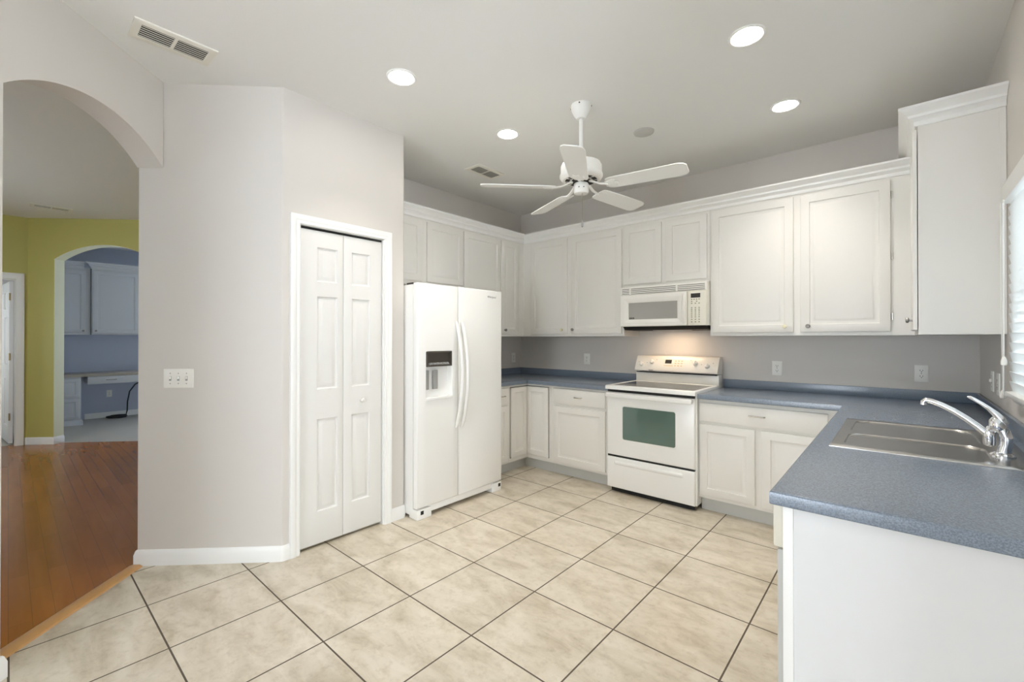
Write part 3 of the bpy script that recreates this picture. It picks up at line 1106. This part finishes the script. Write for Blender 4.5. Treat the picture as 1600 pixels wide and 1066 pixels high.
# dispenser
obj('dispenser_screen', MB().slab(ff, 0.218, 0.466, 1.118, 1.233, -0.044, 0.004, [(0.228, 0.456, 1.128, 1.226)], [(0.002, -0.002), (0.006, -0.03)], e=0.004), 'taupe', fd)
bt = MB()
for k in range(6):
    bt.fbox(ff, 0.262 + k * 0.031, 0.282 + k * 0.031, 1.133, 1.147, -0.034, -0.004, 0.003)
bt.fbox(ff, 0.256, 0.446, 1.130, 1.142, -0.03, -0.008, 0.002)
obj('dispenser_keys', bt, 'grey', fd)
obj('paddle', MB().fbox(ff, 0.228, 0.262, 0.945, 1.090, -0.042, -0.024, 0.004), 'grey', fd)
obj('paddle', MB().fbox(ff, 0.302, 0.345, 0.945, 1.090, -0.042, -0.022, 0.004), 'grey', fd)
obj('drip_tray', MB().fbox(ff, 0.214, 0.469, 0.868, 0.888, -0.03, 0.010, 0.005), 'appl', fd)


def fridge_handle(y, parent):
    pts = []
    for k in range(17):
        s = k / 16
        pts.append(ff.P(y + 0.012 * math.sin(PI * s) * (1 if y > 0.54 else 1), 0.628 + 0.834 * s, 0.004 + 0.058 * math.sin(PI * s) ** 0.75))
    return obj('handle', MB().tube(pts, [0.012] + [0.0165] * 15 + [0.012], 14, flat=0.75, ref=X), 'appl', parent)


fridge_handle(0.509, fd)
fridge_handle(0.568, rd)
obj('emblem', text_mb('Whirlpool', Fr((XF, 0.915, 1.685), Y, Z, X), 0.026, 0.0003, shear=0.25), 'print', rd)
gr = MB().box(-1.70, -1.662, 0.25, 0.95, 0.032, 0.080, 0.004)
obj('grille', gr, 'appl', rf)
for (a, b) in ((0.1385, 0.270), (0.930, 1.0435)):
    ft = obj('foot_cover', MB().box(-1.75, -1.650, a, b, 0.0, 0.074, 0.006), 'appl', rf)
    kk = a + 0.03 if a < 0.5 else b - 0.04
    obj('hinge_slot', MB().box(-1.651, -1.6495, kk, kk + 0.028, 0.034, 0.062), 'black', ft)
obj('hinge_cover', MB().box(-1.80, -1.70, 0.15, 0.22, 1.733, 1.748, 0.004), 'dark', rf)

# ------------------------------------------------------------------ range
GX0, GX1, GY = -0.934, -0.184, 1.630
rg = thing('range', 'white freestanding electric range with glass cooktop', 'range', ((GX0 + GX1) / 2, 1.98, 0))
fg = fr_back(GY)
obj('body', MB().box(GX0 + 0.002, GX1 + 0.002, 1.664, 2.315, 0.042, 0.893), 'appl', rg)
od = obj('oven_door', MB().slab(fg, GX0, GX1 - 0.006, 0.325, 0.868, -0.034, 0.0, e=0.010), 'appl', rg, 50)
obj('oven_window', MB().slab(fg, -0.800, -0.322, 0.455, 0.765, 0.0003, 0.0022, [(-0.785, -0.335, 0.470, 0.750)], [(0.0005, -0.0005), (0.002, -0.0015)], r=0.02, e=0.001), 'appl', od)
def rrect(u0, u1, v0, v1, r, n=6):
    o_ = []
    for (cu, cv, a0) in ((u0 + r, v0 + r, PI), (u1 - r, v0 + r, 1.5 * PI), (u1 - r, v1 - r, 0), (u0 + r, v1 - r, PI / 2)):
        for k in range(n + 1):
            th = a0 + PI / 2 * k / n
            o_.append((cu + r * math.cos(th), cv + r * math.sin(th)))
    return o_
obj('window_glass', MB().prism(fg, rrect(-0.785, -0.335, 0.470, 0.750, 0.016), 0.0006, 0.0028), 'ovenglass', od)
hd = MB()
hd.fbox(fg, GX0 + 0.004, GX1 - 0.014, 0.826, 0.864, 0.018, 0.046, 0.012, 3)
hd.fbox(fg, GX0 + 0.008, GX0 + 0.04, 0.834, 0.858, -0.002, 0.03, 0.004)
hd.fbox(fg, GX1 - 0.05, GX1 - 0.018, 0.834, 0.858, -0.002, 0.03, 0.004)
obj('handle', hd, 'appl', od)
sd = MB().slab(fg, GX0, GX1 - 0.006, 0.045, 0.309, -0.034, 0.0, [(GX0 + 0.07, GX1 - 0.09, 0.245, 0.280)], [(0.004, 0.006), (0.012, 0.012), (0.016, 0.012)], r=0.016, e=0.008)
obj('storage_drawer', sd, 'appl', rg, 50)
obj('gap', MB().box(GX0 + 0.003, GX1 - 0.010, 1.640, 1.664, 0.309, 0.325), 'black', rg)
obj('gap', MB().box(GX0 + 0.003, GX1 - 0.010, 1.640, 1.664, 0.868, 0.893), 'black', rg)
ct = obj('cooktop', MB().slab(Fr((0, 0, 0), X, Y, Z), GX0 - 0.004, GX1 + 0.006, 1.606, 2.20, 0.893, 0.927, [(GX0 + 0.022, GX1 - 0.02, 1.655, 2.15)], [(0.002, -0.001), (0.004, -0.004)], r=0.02, e=0.008), 'appl', rg, 50)
obj('glass', MB().box(GX0 + 0.026, GX1 - 0.024, 1.659, 2.146, 0.9205, 0.9245), 'glasstop', ct)
for (ux, uy, ur) in ((-0.75, 1.79, 0.10), (-0.37, 1.79, 0.085), (-0.75, 2.03, 0.08), (-0.37, 2.03, 0.10)):
    obj('burner_ring', MB().lathe((ux, uy, 0.9245), [(ur - 0.002, 0), (ur - 0.002, 0.0003), (ur, 0.0003), (ur, 0), (ur - 0.002, 0)], Z, 40, False), 'print', ct)
obj('toe_shade', MB().box(GX0 + 0.02, GX1 - 0.02, 1.675, 1.69, 0.002, 0.044), 'black', rg)  # black panel standing in for the shadow under the drawer
# back guard: lower splash, dark gap, slanted control head
obj('splash', MB().box(GX0 - 0.002, GX1 + 0.004, 2.205, 2.312, 0.893, 1.012, 0.003), 'appl_warm', rg)
fside = Fr((GX0 - 0.002, 0, 0), Y, Z, X)
cp = obj('control_panel', MB().prism(fside, [(2.312, 1.012), (2.176, 1.022), (2.172, 1.03), (2.178, 1.052), (2.230, 1.150), (2.240, 1.160), (2.262, 1.165), (2.312, 1.165)], 0, GX1 - GX0 + 0.004), 'appl_warm', rg)
obj('gap', MB().box(GX0 + 0.01, GX1 - 0.008, 2.186, 2.206, 1.008, 1.0155), 'black', rg)
pa = Vector((0, 2.178, 1.052))
pv = Vector((0, 2.230 - 2.178, 1.150 - 1.052))
fpn = Fr((0, pa.y, pa.z), X, pv, Vector((0, -pv.z, pv.y)))
Lp = pv.length
for (ku, kv) in ((-0.873, 0.036), (-0.775, 0.062), (-0.376, 0.062), (-0.272, 0.036)):
    kb = MB().lathe(fpn.P(ku, kv, 0.0002), [(0.021, 0), (0.021, 0.006), (0.019, 0.010), (0.018, 0.018), (0.014, 0.021), (0, 0.0215)], fpn.n, 24)
    kb.fbox(fpn, ku - 0.004, ku + 0.004, kv - 0.019, kv + 0.019, 0.012, 0.028, 0.003)
    obj('knob', kb, 'plastic', cp)
ds = obj('display', MB().fbox(fpn, -0.668, -0.475, 0.018, 0.098, -0.001, 0.0008), 'cream', cp)
obj('clock', MB().fbox(fpn, -0.650, -0.590, 0.052, 0.090, 0.0004, 0.0014), 'dark', ds)
for a in range(6):
    kb = MB().fbox(fpn, -0.655 + a * 0.014, -0.646 + a * 0.014, 0.026, 0.034, 0.0004, 0.0013)
    obj('key', kb, 'orangeprint', cp)
for a in range(3):
    for b in range(3):
        kb = MB().fbox(fpn, -0.560 + a * 0.028, -0.546 + a * 0.028, 0.028 + b * 0.024, 0.036 + b * 0.024, 0.0004, 0.0013)
        obj('key', kb, 'orangeprint', cp)
for ku, kv in ((-0.824, 0.054), (-0.734, 0.088), (-0.905, 0.06), (-0.322, 0.054), (-0.418, 0.09), (-0.225, 0.07)):
    tk = MB().fbox(fpn, ku - 0.003, ku + 0.003, kv - 0.003, kv + 0.003, -0.0005, 0.0006)
    obj('marking', tk, 'print', cp)
em = MB().lathe(Vector((-0.775, 2.1745, 1.034)), [(0.0, 0), (0.024, 0), (0.024, 0.002), (0, 0.002)], Vector((0, -1, 0.2)), 24)
for v in em.bm.verts:
    v.co.z = 1.034 + (v.co.z - 1.034) * 0.4
obj('emblem', em, 'grey', cp)
for a, b in ((GX0 + 0.05, 1.70), (GX1 - 0.06, 1.70), (GX0 + 0.05, 2.25), (GX1 - 0.06, 2.25)):
    obj('foot', MB().lathe((a, b, 0), [(0.022, 0), (0.022, 0.012), (0.012, 0.016), (0.012, 0.043)], Z, 16), 'black', rg)

# ------------------------------------------------------------------ microwave
MX0, MX1, MY = -0.957, -0.1935, 1.925
mw = thing('microwave', 'white over-the-range microwave under the short cabinet', 'microwave', ((MX0 + MX1) / 2, 2.13, 1.437))
fm = fr_back(MY)
obj('body', MB().box(MX0, MX1, 1.955, 2.337, 1.440, 1.802), 'plastic', mw)
obj('underside', MB().prism(Fr((MX0 + 0.012, 0, 0), Y, Z, X), [(1.950, 1.441), (1.985, 1.408), (2.30, 1.402), (2.33, 1.412), (2.33, 1.441)], 0, MX1 - MX0 - 0.024), 'black', mw)
vg = MB().slab(fm, MX0, MX1, 1.728, 1.802, -0.03, -0.004, [(a, b, 1.733 + k * 0.0145, 1.7405 + k * 0.0145) for a, b in ((MX0 + 0.012, MX0 + 0.085), (MX0 + 0.10, -0.445), (-0.432, MX1 - 0.012)) for k in range(4)], [(0.0006, -0.001), (0.001, -0.018)], e=0.006)
vgo = obj('vent_grille', vg, 'plastic', mw)
gs = MB()
for a, b in ((MX0 + 0.012, MX0 + 0.085), (MX0 + 0.10, -0.445), (-0.432, MX1 - 0.012)):
    for k in range(4):
        gs.fbox(fm, a + 0.002, b - 0.002, 1.7332 + k * 0.0145, 1.7402 + k * 0.0145, -0.0085, -0.007)
obj('slot_shade', gs, 'gasket', vgo)  # dark strips laid in the slots to imitate their shade
DW = (-0.877, -0.404, 1.500, 1.653)
md = obj('door', MB().slab(fm, MX0, -0.348, 1.438, 1.726, -0.03, 0.006, [(MX0 + 0.03, -0.392, 1.462, 1.700)], [(0.004, 0.002), (0.012, 0.002), (0.040, -0.010), (0.044, -0.012)], r=0.01, e=0.008), 'plastic', mw, 50)
obj('window', MB().fbox(fm, DW[0], DW[1], DW[2], DW[3], -0.012, -0.004), 'microglass', md)
lg = MB()
for k in range(3):
    lg.fbox(fm, -0.868 + k * 0.016, -0.856 + k * 0.016, 1.507, 1.519, -0.0042, -0.0034)
lg.fbox(fm, -0.873, -0.820, 1.5045, 1.506, -0.0042, -0.0036)
lg.fbox(fm, -0.873, -0.820, 1.520, 1.5215, -0.0042, -0.0036)
obj('emblem', lg, 'dark', md)
obj('handle', MB().tube([fm.P(-0.372, 1.455, 0.002), fm.P(-0.368, 1.50, 0.018), fm.P(-0.366, 1.58, 0.026), fm.P(-0.368, 1.66, 0.018), fm.P(-0.372, 1.705, 0.002)], [0.010, 0.0135, 0.0145, 0.0135, 0.010], 12), 'plastic', md)
mp_ = obj('control_panel', MB().slab(fm, -0.344, MX1, 1.438, 1.726, -0.03, 0.004, e=0.006), 'cream', mw, 50)
obj('display', MB().fbox(fm, -0.316, -0.240, 1.668, 1.704, 0.0035, 0.0052), 'dark', mp_)
for b_, n_, st in ((1.655, 4, 0.020), (1.638, 2, 0.04), (1.622, 3, 0.03), (1.585, 3, 0.03), (1.570, 3, 0.03), (1.556, 3, 0.03), (1.540, 3, 0.03), (1.524, 3, 0.03), (1.508, 3, 0.03), (1.488, 3, 0.03), (1.468, 3, 0.03)):
    for a in range(n_):
        kb = MB().fbox(fm, -0.314 + a * st, -0.304 + a * st, b_ - 0.004, b_ + 0.004, 0.0035, 0.0046)
        obj('key', kb, 'greenprint', mp_)
ul = obj('lamp_lens', MB().box(-0.72, -0.40, 2.10, 2.20, 1.4015, 1.4045), 'plastic', mw)
lamp_area('microwave_lamp', (-0.56, 2.15, 1.399), 0.30, 0.85, (1.0, 0.74, 0.50), shape='RECTANGLE', size_y=0.08)

# ------------------------------------------------------------------ outlets and switches (built facing -Y, then turned)
def rot_pts(mb):
    return mb


def outlet(label, loc, rotz, grp=None):
    t = thing('outlet', label, 'outlet', loc, grp)
    f = Fr(loc, X, Z, -Y)
    obj('plate', MB().slab(f, -0.036, 0.036, -0.058, 0.058, 0.0, 0.006, e=0.003), 'plastic', t)
    for s in (-1, 1):
        rcp = obj('receptacle', MB().prism(f, [(0.0165 * math.cos(k * PI / 12), s * 0.0195 + 0.0145 * math.sin(k * PI / 12)) for k in range(24)], 0.0055, 0.0075), 'plastic', t)
        sl = MB()
        sl.fbox(f, -0.008, -0.0055, s * 0.0195 - 0.002, s * 0.0195 + 0.007, 0.0074, 0.0080)
        sl.fbox(f, 0.0055, 0.008, s * 0.0195 - 0.002, s * 0.0195 + 0.007, 0.0074, 0.0080)
        sl.fbox(f, -0.0025, 0.0025, s * 0.0195 - 0.010, s * 0.0195 - 0.005, 0.0074, 0.0080)
        obj('slots', sl, 'dark', rcp)
    obj('screw', MB().lathe(f.P(0, 0, 0.0058), [(0.0035, 0), (0.003, 0.001), (0, 0.0012)], -Y, 10), 'grey', t)
    t.rotation_euler = (0, 0, rotz)
    return t


ou = outlet('white outlet on the back wall nearest the inside corner', (-1.57, YB, 1.106), 0)
dup(ou, (0.232, YB, 1.086), 0, 'white outlet on the back wall just beyond the range', 'outlet')
dup(ou, (1.099, YB, 1.088), 0, 'white outlet on the back wall below the tall corner cabinet', 'outlet')
dup(ou, (XL, 2.20, 1.098), PI / 2, 'white outlet on the wall beside the refrigerator', 'outlet')
dup(ou, (XR, 1.60, 1.090), -PI / 2, 'white outlet on the window wall, closer to the window', 'outlet')
dup(ou, (-9.03, -0.70, 0.40), PI / 2, 'dim outlet on the wall under the study desk', 'outlet')


def switch(label, loc, rotz, n, wplate, name='light_switch'):
    t = thing(name, label, 'switch', loc)
    f = Fr(loc, X, Z, -Y)
    obj('plate', MB().slab(f, -wplate / 2, wplate / 2, -0.056, 0.056, 0.0, 0.006, e=0.003), 'plastic', t)
    for k in range(n):
        u = (k - (n - 1) / 2) * 0.046
        tg = obj('toggle', MB().fbox(f, u - 0.0045, u + 0.0045, -0.004, 0.012, 0.004, 0.016, 0.002), 'plastic', t)
        obj('slot', MB().fbox(f, u - 0.0065, u + 0.0065, -0.013, 0.013, 0.0055, 0.0066), 'grey', tg)
        for s in (-1, 1):
            obj('screw', MB().lathe(f.P(u, s * 0.030, 0.0058), [(0.0035, 0), (0.003, 0.001), (0, 0.0012)], -Y, 10), 'grey', t)
    t.rotation_euler = (0, 0, rotz)
    return t


sc_ = PC + DG * ((PC - Vector((-2.21, -1.165, 0))).length)
switch('white triple switch plate on the angled wall', (sc_.x, sc_.y, 1.095), PI / 4, 3, 0.168)
switch('white single switch on the window wall, closer to the corner', (XR, 1.80, 1.092), -PI / 2, 1, 0.072)

# ------------------------------------------------------------------ ceiling fixtures
LP = [(-1.170, -0.335, 'recessed ceiling light nearest the pantry corner'),
      (-1.182, 0.602, 'recessed ceiling light between the fan and the refrigerator'),
      (0.420, 0.598, 'recessed ceiling light nearest the camera on the window side'),
      (0.435, 1.494, 'recessed ceiling light closest to the tall corner cabinet')]
GL = 'recessed ceiling lights in the kitchen'
dl = None
for x, y, lb in LP:
    if dl is None:
        dl = thing('downlight', lb, 'light', (x, y, HC), GL)
        obj('trim_ring', MB().lathe((x, y, HC), [(0.068, 0.0), (0.068, -0.003), (0.074, -0.006), (0.083, -0.004), (0.086, 0.0)], Z, 40), 'trim', dl)
        obj('lens', MB().lathe((x, y, HC), [(0.069, -0.0005), (0.066, -0.004), (0.05, -0.006), (0, -0.007)], Z, 40), 'lens', dl)
    else:
        dup(dl, (x, y, HC), 0, lb, 'light', GL)

for x, y, lb in LP:     # the beam of each recessed lamp
    lamp_area('downlight_beam', (x, y, HC - 0.012), 0.12, 2.5, (1.0, 0.94, 0.85), spread=math.radians(96))

vt = thing('ceiling_vent', 'white louvred ceiling vent nearest the arch', 'vent', (-1.79, -1.278, HC))
vx, vy = -1.79, -1.278
fv = Fr((vx, vy, HC), Y, X, -Z)
f_ = MB().slab(fv, -0.17, 0.17, -0.095, 0.095, 0.0, 0.007, [(-0.138, -0.006, -0.058, 0.058), (0.006, 0.138, -0.058, 0.058)], [(0.001, -0.001), (0.002, -0.0055)], e=0.004)
obj('frame', f_, 'vent', vt)
bk = MB()
bk.fbox(fv, -0.136, -0.008, -0.056, 0.056, 0.0016, 0.0052)
bk.fbox(fv, 0.008, 0.136, -0.056, 0.056, 0.0016, 0.0052)
obj('duct', bk, 'ventdark', vt)
lv_ = MB()
for k in range(6):
    for a, b in ((-0.136, -0.008), (0.008, 0.136)):
        lv_.fbox(fv, a, b, -0.047 + k * 0.019 - 0.0022, -0.047 + k * 0.019 + 0.0022, 0.005, 0.0066)
obj('louvres', lv_, 'vent', vt)
dup(vt, (-1.828, 1.022, HC), 0, 'white louvred ceiling vent near the wall cabinets', 'vent')
dup(vt, (-6.36, -1.505, HC), 0, 'ceiling vent in the hall beyond the arch', 'vent')
sp_ = thing('ceiling_speaker', 'small round grey cover on the ceiling beside the fan', 'cover', (-0.412, 1.234, HC))
obj('cover', MB().lathe((-0.412, 1.234, HC), [(0.072, 0), (0.071, -0.006), (0.066, -0.009), (0.0, -0.011)], Z, 40), 'speaker', sp_)
obj('rim', MB().lathe((-0.412, 1.234, HC), [(0.064, -0.0085), (0.066, -0.0115), (0.069, -0.0105), (0.069, -0.007)], Z, 40), 'kick', sp_)

# ---- fan
ax, ay = -0.559, 0.618
fan = thing('ceiling_fan', 'white five-blade ceiling fan on a downrod', 'fan', (ax, ay, 2.26))
cn = obj('canopy', MB().lathe((ax, ay, HC), [(0.066, 0), (0.067, -0.012), (0.062, -0.030), (0.050, -0.058), (0.036, -0.080), (0.030, -0.088), (0.016, -0.090)], Z, 36), 'fan', fan)
bt = MB()
for k in range(4):
    a = k * PI / 2 + 0.4
    bt.lathe((ax + 0.066 * math.cos(a), ay + 0.066 * math.sin(a), HC - 0.012), [(0.005, 0), (0.004, 0.003), (0, 0.004)], Vector((math.cos(a), math.sin(a), 0)), 10)
obj('canopy_screws', bt, 'dark', cn)
obj('downrod', MB().tube([(ax, ay, HC - 0.085), (ax, ay, 2.47)], 0.0125, 16), 'fan', fan)
obj('motor_housing', MB().lathe((ax, ay, 2.36), [(0.118, -0.006), (0.130, 0.004), (0.138, 0.016), (0.138, 0.028), (0.132, 0.034), (0.131, 0.085), (0.122, 0.102), (0.09, 0.112), (0.04, 0.118), (0.03, 0.128), (0.018, 0.130)], Z, 48), 'fan', fan)
mv = MB()
for k in range(10):
    a = k * PI / 5 + 0.16
    mv.box(-0.020, 0.020, -0.014, 0.014, 0, 0.004, rot=Matrix.Rotation(a - PI / 2, 3, 'Z'), rc=(0, 0, 0))
    n0 = len(mv.bm.verts)
    mv.bm.verts.ensure_lookup_table()
    for v in mv.bm.verts[n0 - 8:]:
        v.co += Vector((ax + 0.088 * math.cos(a), ay + 0.088 * math.sin(a), 2.3515))
mv.lathe((ax, ay, 2.338), [(0.055, 0), (0.06, 0.008), (0.06, 0.022)], Z, 24)
obj('motor_vents', mv, 'ventdark', fan)
obj('switch_housing', MB().lathe((ax, ay, 2.266), [(0.030, 0), (0.042, 0.003), (0.0475, 0.012), (0.0475, 0.062), (0.044, 0.068), (0.035, 0.072), (0.035, 0.085)], Z, 36), 'fan', fan)
hs = MB()
for a in (-1.3, -0.65):
    hs.lathe((ax + 0.0475 * math.cos(a), ay + 0.0475 * math.sin(a), 2.300), [(0.004, 0), (0.003, 0.002), (0, 0.0025)], Vector((math.cos(a), math.sin(a), 0)), 8)
obj('housing_screws', hs, 'dark', fan)
outline = [(0.175, -0.050), (0.20, -0.060), (0.60, -0.068), (0.632, -0.060), (0.650, -0.040), (0.652, 0.040), (0.634, 0.060), (0.602, 0.068), (0.20, 0.060), (0.175, 0.050), (0.168, 0.0)]
for k in range(5):
    a = math.radians(10 + 72 * k)
    er = Vector((math.cos(a), math.sin(a), 0))
    et = Vector((-math.sin(a), math.cos(a), 0))
    pt = math.radians(12)
    ev = et * math.cos(pt) - Z * math.sin(pt)      # the clockwise edge sits higher
    fb_ = Fr((ax, ay, 2.306), er, ev, er.cross(ev))
    mb = MB().prism(fb_, outline, -0.003, 0.003)
    bl = obj('blade', mb, 'fan', fan)
    ir = MB()
    ir.prism(fb_, [(0.165, -0.028), (0.215, -0.040), (0.235, -0.030), (0.228, -0.012), (0.250, 0.0), (0.228, 0.012), (0.235, 0.030), (0.215, 0.040), (0.165, 0.028)], -0.0075, -0.0032)
    ir.tube([Vector((ax, ay, 2.342)) + er * 0.055, Vector((ax, ay, 2.334)) + er * 0.085, Vector((ax, ay, 2.312)) + er * 0.125, fb_.P(0.185, 0, -0.006)], [0.010, 0.011, 0.011, 0.012], 10, flat=0.55)
    obj('blade_iron', ir, 'fan', bl)
pc = MB().tube([(ax + 0.016, ay - 0.012, 2.268), (ax + 0.016, ay - 0.012, 2.088)], 0.0016, 6)
ch = obj('pull_chain', pc, 'brass', fan)
obj('chain_weight', MB().lathe((ax + 0.016, ay - 0.012, 2.046), [(0.003, 0), (0.0065, 0.004), (0.0065, 0.026), (0.003, 0.042), (0.002, 0.044)], Z, 12), 'grey', ch)

# ------------------------------------------------------------------ window and blind
win = bpy.data.objects.new('window_1', None)
C.objects.link(win)
win.location = (XR + 0.1, (WY0 + WY1) / 2, WZ0)
tag(win, 'window behind the white blind over the sink', kind='structure')
wf = MB()
wf.box(XR + 0.07, XR + 0.115, WY0, WY0 + 0.05, WZ0, WZ1)
wf.box(XR + 0.07, XR + 0.115, WY1 - 0.05, WY1, WZ0, WZ1)
wf.box(XR + 0.07, XR + 0.115, WY0, WY1, WZ0, WZ0 + 0.05)
wf.box(XR + 0.07, XR + 0.115, WY0, WY1, WZ1 - 0.05, WZ1)
wf.box(XR + 0.07, XR + 0.115, WY0, WY1, 1.50, 1.54)
obj('window_frame', wf, 'trim', win)
obj('pane', MB().box(XR + 0.09, XR + 0.094, WY0 + 0.04, WY1 - 0.04, WZ0 + 0.04, WZ1 - 0.04), 'pane', win)
obj('window_sill', MB().box(XR - 0.018, XR + 0.07, WY0 - 0.03, WY1 + 0.03, WZ0 - 0.022, WZ0 + 0.002, 0.004), 'trim', win)
bl = thing('window_blind', 'white horizontal slatted blind over the sink window', 'blind', (XR - 0.02, 0.4, WZ0))
obj('valance', MB().box(XR - 0.050, XR - 0.004, WY0 - 0.03, 1.085, 1.925, 2.005, 0.006), 'trim', bl)
sl = MB()
zz = 1.120
while zz < 1.955:
    sl.box(-0.025, 0.025, WY0 - 0.01, 1.085, -0.0015, 0.0015, rot=Matrix.Rotation(math.radians(77), 3, 'Y'), rc=(0, 0, 0))
    sl.bm.verts.ensure_lookup_table()
    for v in sl.bm.verts[-8:]:
        v.co += Vector((XR - 0.022, 0, zz))
    zz += 0.0425
obj('slats', sl, 'slat', bl)
for yy in (1.058, 0.35):
    obj('ladder_tape', MB().box(XR - 0.050, XR - 0.047, yy, yy + 0.026, 1.085, 1.93), 'slat', bl)
obj('bottom_rail', MB().box(XR - 0.045, XR - 0.001, WY0 - 0.01, 1.085, 1.080, 1.100, 0.004), 'trim', bl)
cd = obj('cord', MB().tube([(XR - 0.052, 1.075, 1.93), (XR - 0.052, 1.082, 1.5), (XR - 0.046, 1.10, 1.10)], 0.0018, 6), 'plastic', bl)
obj('tassel', MB().lathe((XR - 0.046, 1.10, 1.063), [(0.006, 0), (0.010, 0.004), (0.0105, 0.018), (0.006, 0.034), (0.002, 0.040)], Z, 14), 'plastic', cd)
cd = obj('cord', MB().tube([(XR - 0.052, 1.00, 1.93), (XR - 0.054, 1.00, 1.25)], 0.0016, 6), 'plastic', bl)
obj('tassel', MB().lathe((XR - 0.054, 1.00, 1.215), [(0.006, 0), (0.010, 0.004), (0.0105, 0.018), (0.006, 0.034), (0.002, 0.040)], Z, 14), 'plastic', cd)

# ------------------------------------------------------------------ hall door
d2 = bpy.data.objects.new('door_2', None)
C.objects.link(d2)
d2.location = (-7.345, -1.79, 0)
tag(d2, 'white panelled door standing open at the end of the hall', kind='structure')
du = Vector((-0.80, -0.085, 0)).normalized()
dn = Vector((du.y, -du.x, 0))
if dn.y > 0:
    dn = -dn
f2 = Fr((-7.345, -1.79, 0), du, Z, dn)
lf2 = obj('door_leaf', MB().slab(f2, 0.0, 0.80, 0.02, 2.04, 0.0, 0.036, [(a, b, c0, d0) for a, b in ((0.11, 0.36), (0.44, 0.69)) for c0, d0 in ((0.23, 0.82), (1.0, 1.60), (1.70, 1.92))], SIX), 'door', d2)
for zz in (0.35, 1.1, 1.85):
    obj('hinge', MB().tube([f2.P(-0.004, zz - 0.045, 0.03), f2.P(-0.004, zz + 0.045, 0.03)], 0.008, 10), 'brass', lf2)
obj('knob', MB().lathe(f2.P(0.74, 0.95, 0.036), [(0.026, 0), (0.026, 0.006), (0.010, 0.010), (0.010, 0.035), (0.026, 0.045), (0.027, 0.058), (0.016, 0.066), (0, 0.067)], dn, 20), 'brass', lf2)
jb = MB()
jb.box(-7.342, -7.220, -1.779, -1.773, 0, 2.062)
jb.box(-7.342, -7.220, -2.593, -2.587, 0, 2.062)
jb.box(-7.342, -7.220, -2.59, -1.776, 2.056, 2.062)
struct('trim_6', jb, 'trim', 'white jamb of the hall door')

# ------------------------------------------------------------------ study furniture
fs1, fs2 = fr_left(-8.72), fr_left(-8.655)
c = thing('study_cabinet', 'shallower wall cabinet above the study desk drawers', 'cabinet', (-8.87, -1.3, 1.387))
obj('body', MB().box(-9.028, -8.72, -1.655, -0.962, 1.387, 2.45), 'studycab', c)
d = door(fs1, -1.64, -1.018, 1.42, 2.40, c, m='studycab')
knob(fs1, -1.045, 1.45, 0.019, d)
CR2 = [(a, b * 1.1) for a, b in CR]
obj('crown', MB().sweep([(-8.72, -1.655, 2.44), (-8.72, -1.038, 2.44)], Z, CR2), 'studycab', c)
c = thing('study_cabinet', 'deeper wall cabinet above the study desk knee space', 'cabinet', (-8.84, -0.5, 1.387))
obj('body', MB().box(-9.028, -8.655, -0.955, 0.60, 1.387, 2.45), 'studycab', c)
d = door(fs2, -0.945, -0.372, 1.41, 2.41, c, m='studycab')
knob(fs2, -0.905, 1.45, 0.019, d)
door(fs2, -0.360, 0.20, 1.41, 2.41, c, m='studycab')
obj('crown', MB().sweep([(-8.66, -0.955, 2.44), (-8.655, -0.955, 2.44), (-8.655, 0.60, 2.44)], Z, CR2), 'studycab', c)
tag(obj('study_desk', MB().box(-9.028, -8.43, -1.655, 0.8, 0.735, 0.775, 0.004), 'desk'), 'long beige desk top against the blue study wall', 'desk')
c = thing('desk_pedestal', 'white two-drawer pedestal under the study desk', 'pedestal', (-8.7, -1.35, 0))
obj('body', MB().box(-9.02, -8.455, -1.65, -1.085, 0.075, 0.734), 'studycab', c)
fd_ = fr_left(-8.455)
obj('plinth', MB().sweep([(-8.455, -1.65, 0), (-8.455, -1.085, 0), (-9.0, -1.085, 0)], Z, [(0, 0), (0.022, 0), (0.020, 0.06), (0.01, 0.075), (0, 0.08)]), 'studycab', c)
door(fd_, -1.63, -1.105, 0.42, 0.71, c, 'drawer', 0.045, m='studycab')
door(fd_, -1.63, -1.105, 0.095, 0.405, c, 'drawer', 0.045, m='studycab')
c = thing('pencil_drawer', 'wide shallow drawer hung under the study desk', 'drawer', (-8.7, -0.5, 0.61))
obj('tray', MB().box(-8.95, -8.448, -1.016, 0.25, 0.62, 0.734), 'studycab', c)
d = drawer(fr_left(-8.448), -1.016, 0.25, 0.612, 0.728, c, 'front', 'studycab')
pull(fr_left(-8.448), -0.74, 0.675, 0.019, d, 0.12, 'pewter')
cb = MB()
pts = []
for k in range(40):
    a = k * 0.9
    pts.append((-8.86 + 0.085 * math.cos(a) + 0.012 * math.sin(k), -0.62 + 0.13 * math.sin(a), 0.012 + 0.0006 * k))
pts += [(-8.90, -0.50, 0.03), (-8.93, -0.48, 0.10), (-8.94, -0.475, 0.25), (-8.93, -0.45, 0.42), (-8.90, -0.38, 0.54), (-8.88, -0.28, 0.60), (-8.88, -0.15, 0.58)]
cb.tube(pts, 0.010, 8)
tag(obj('power_cable', cb, 'cable'), 'black cable looping down to a coil under the study desk', 'cable')
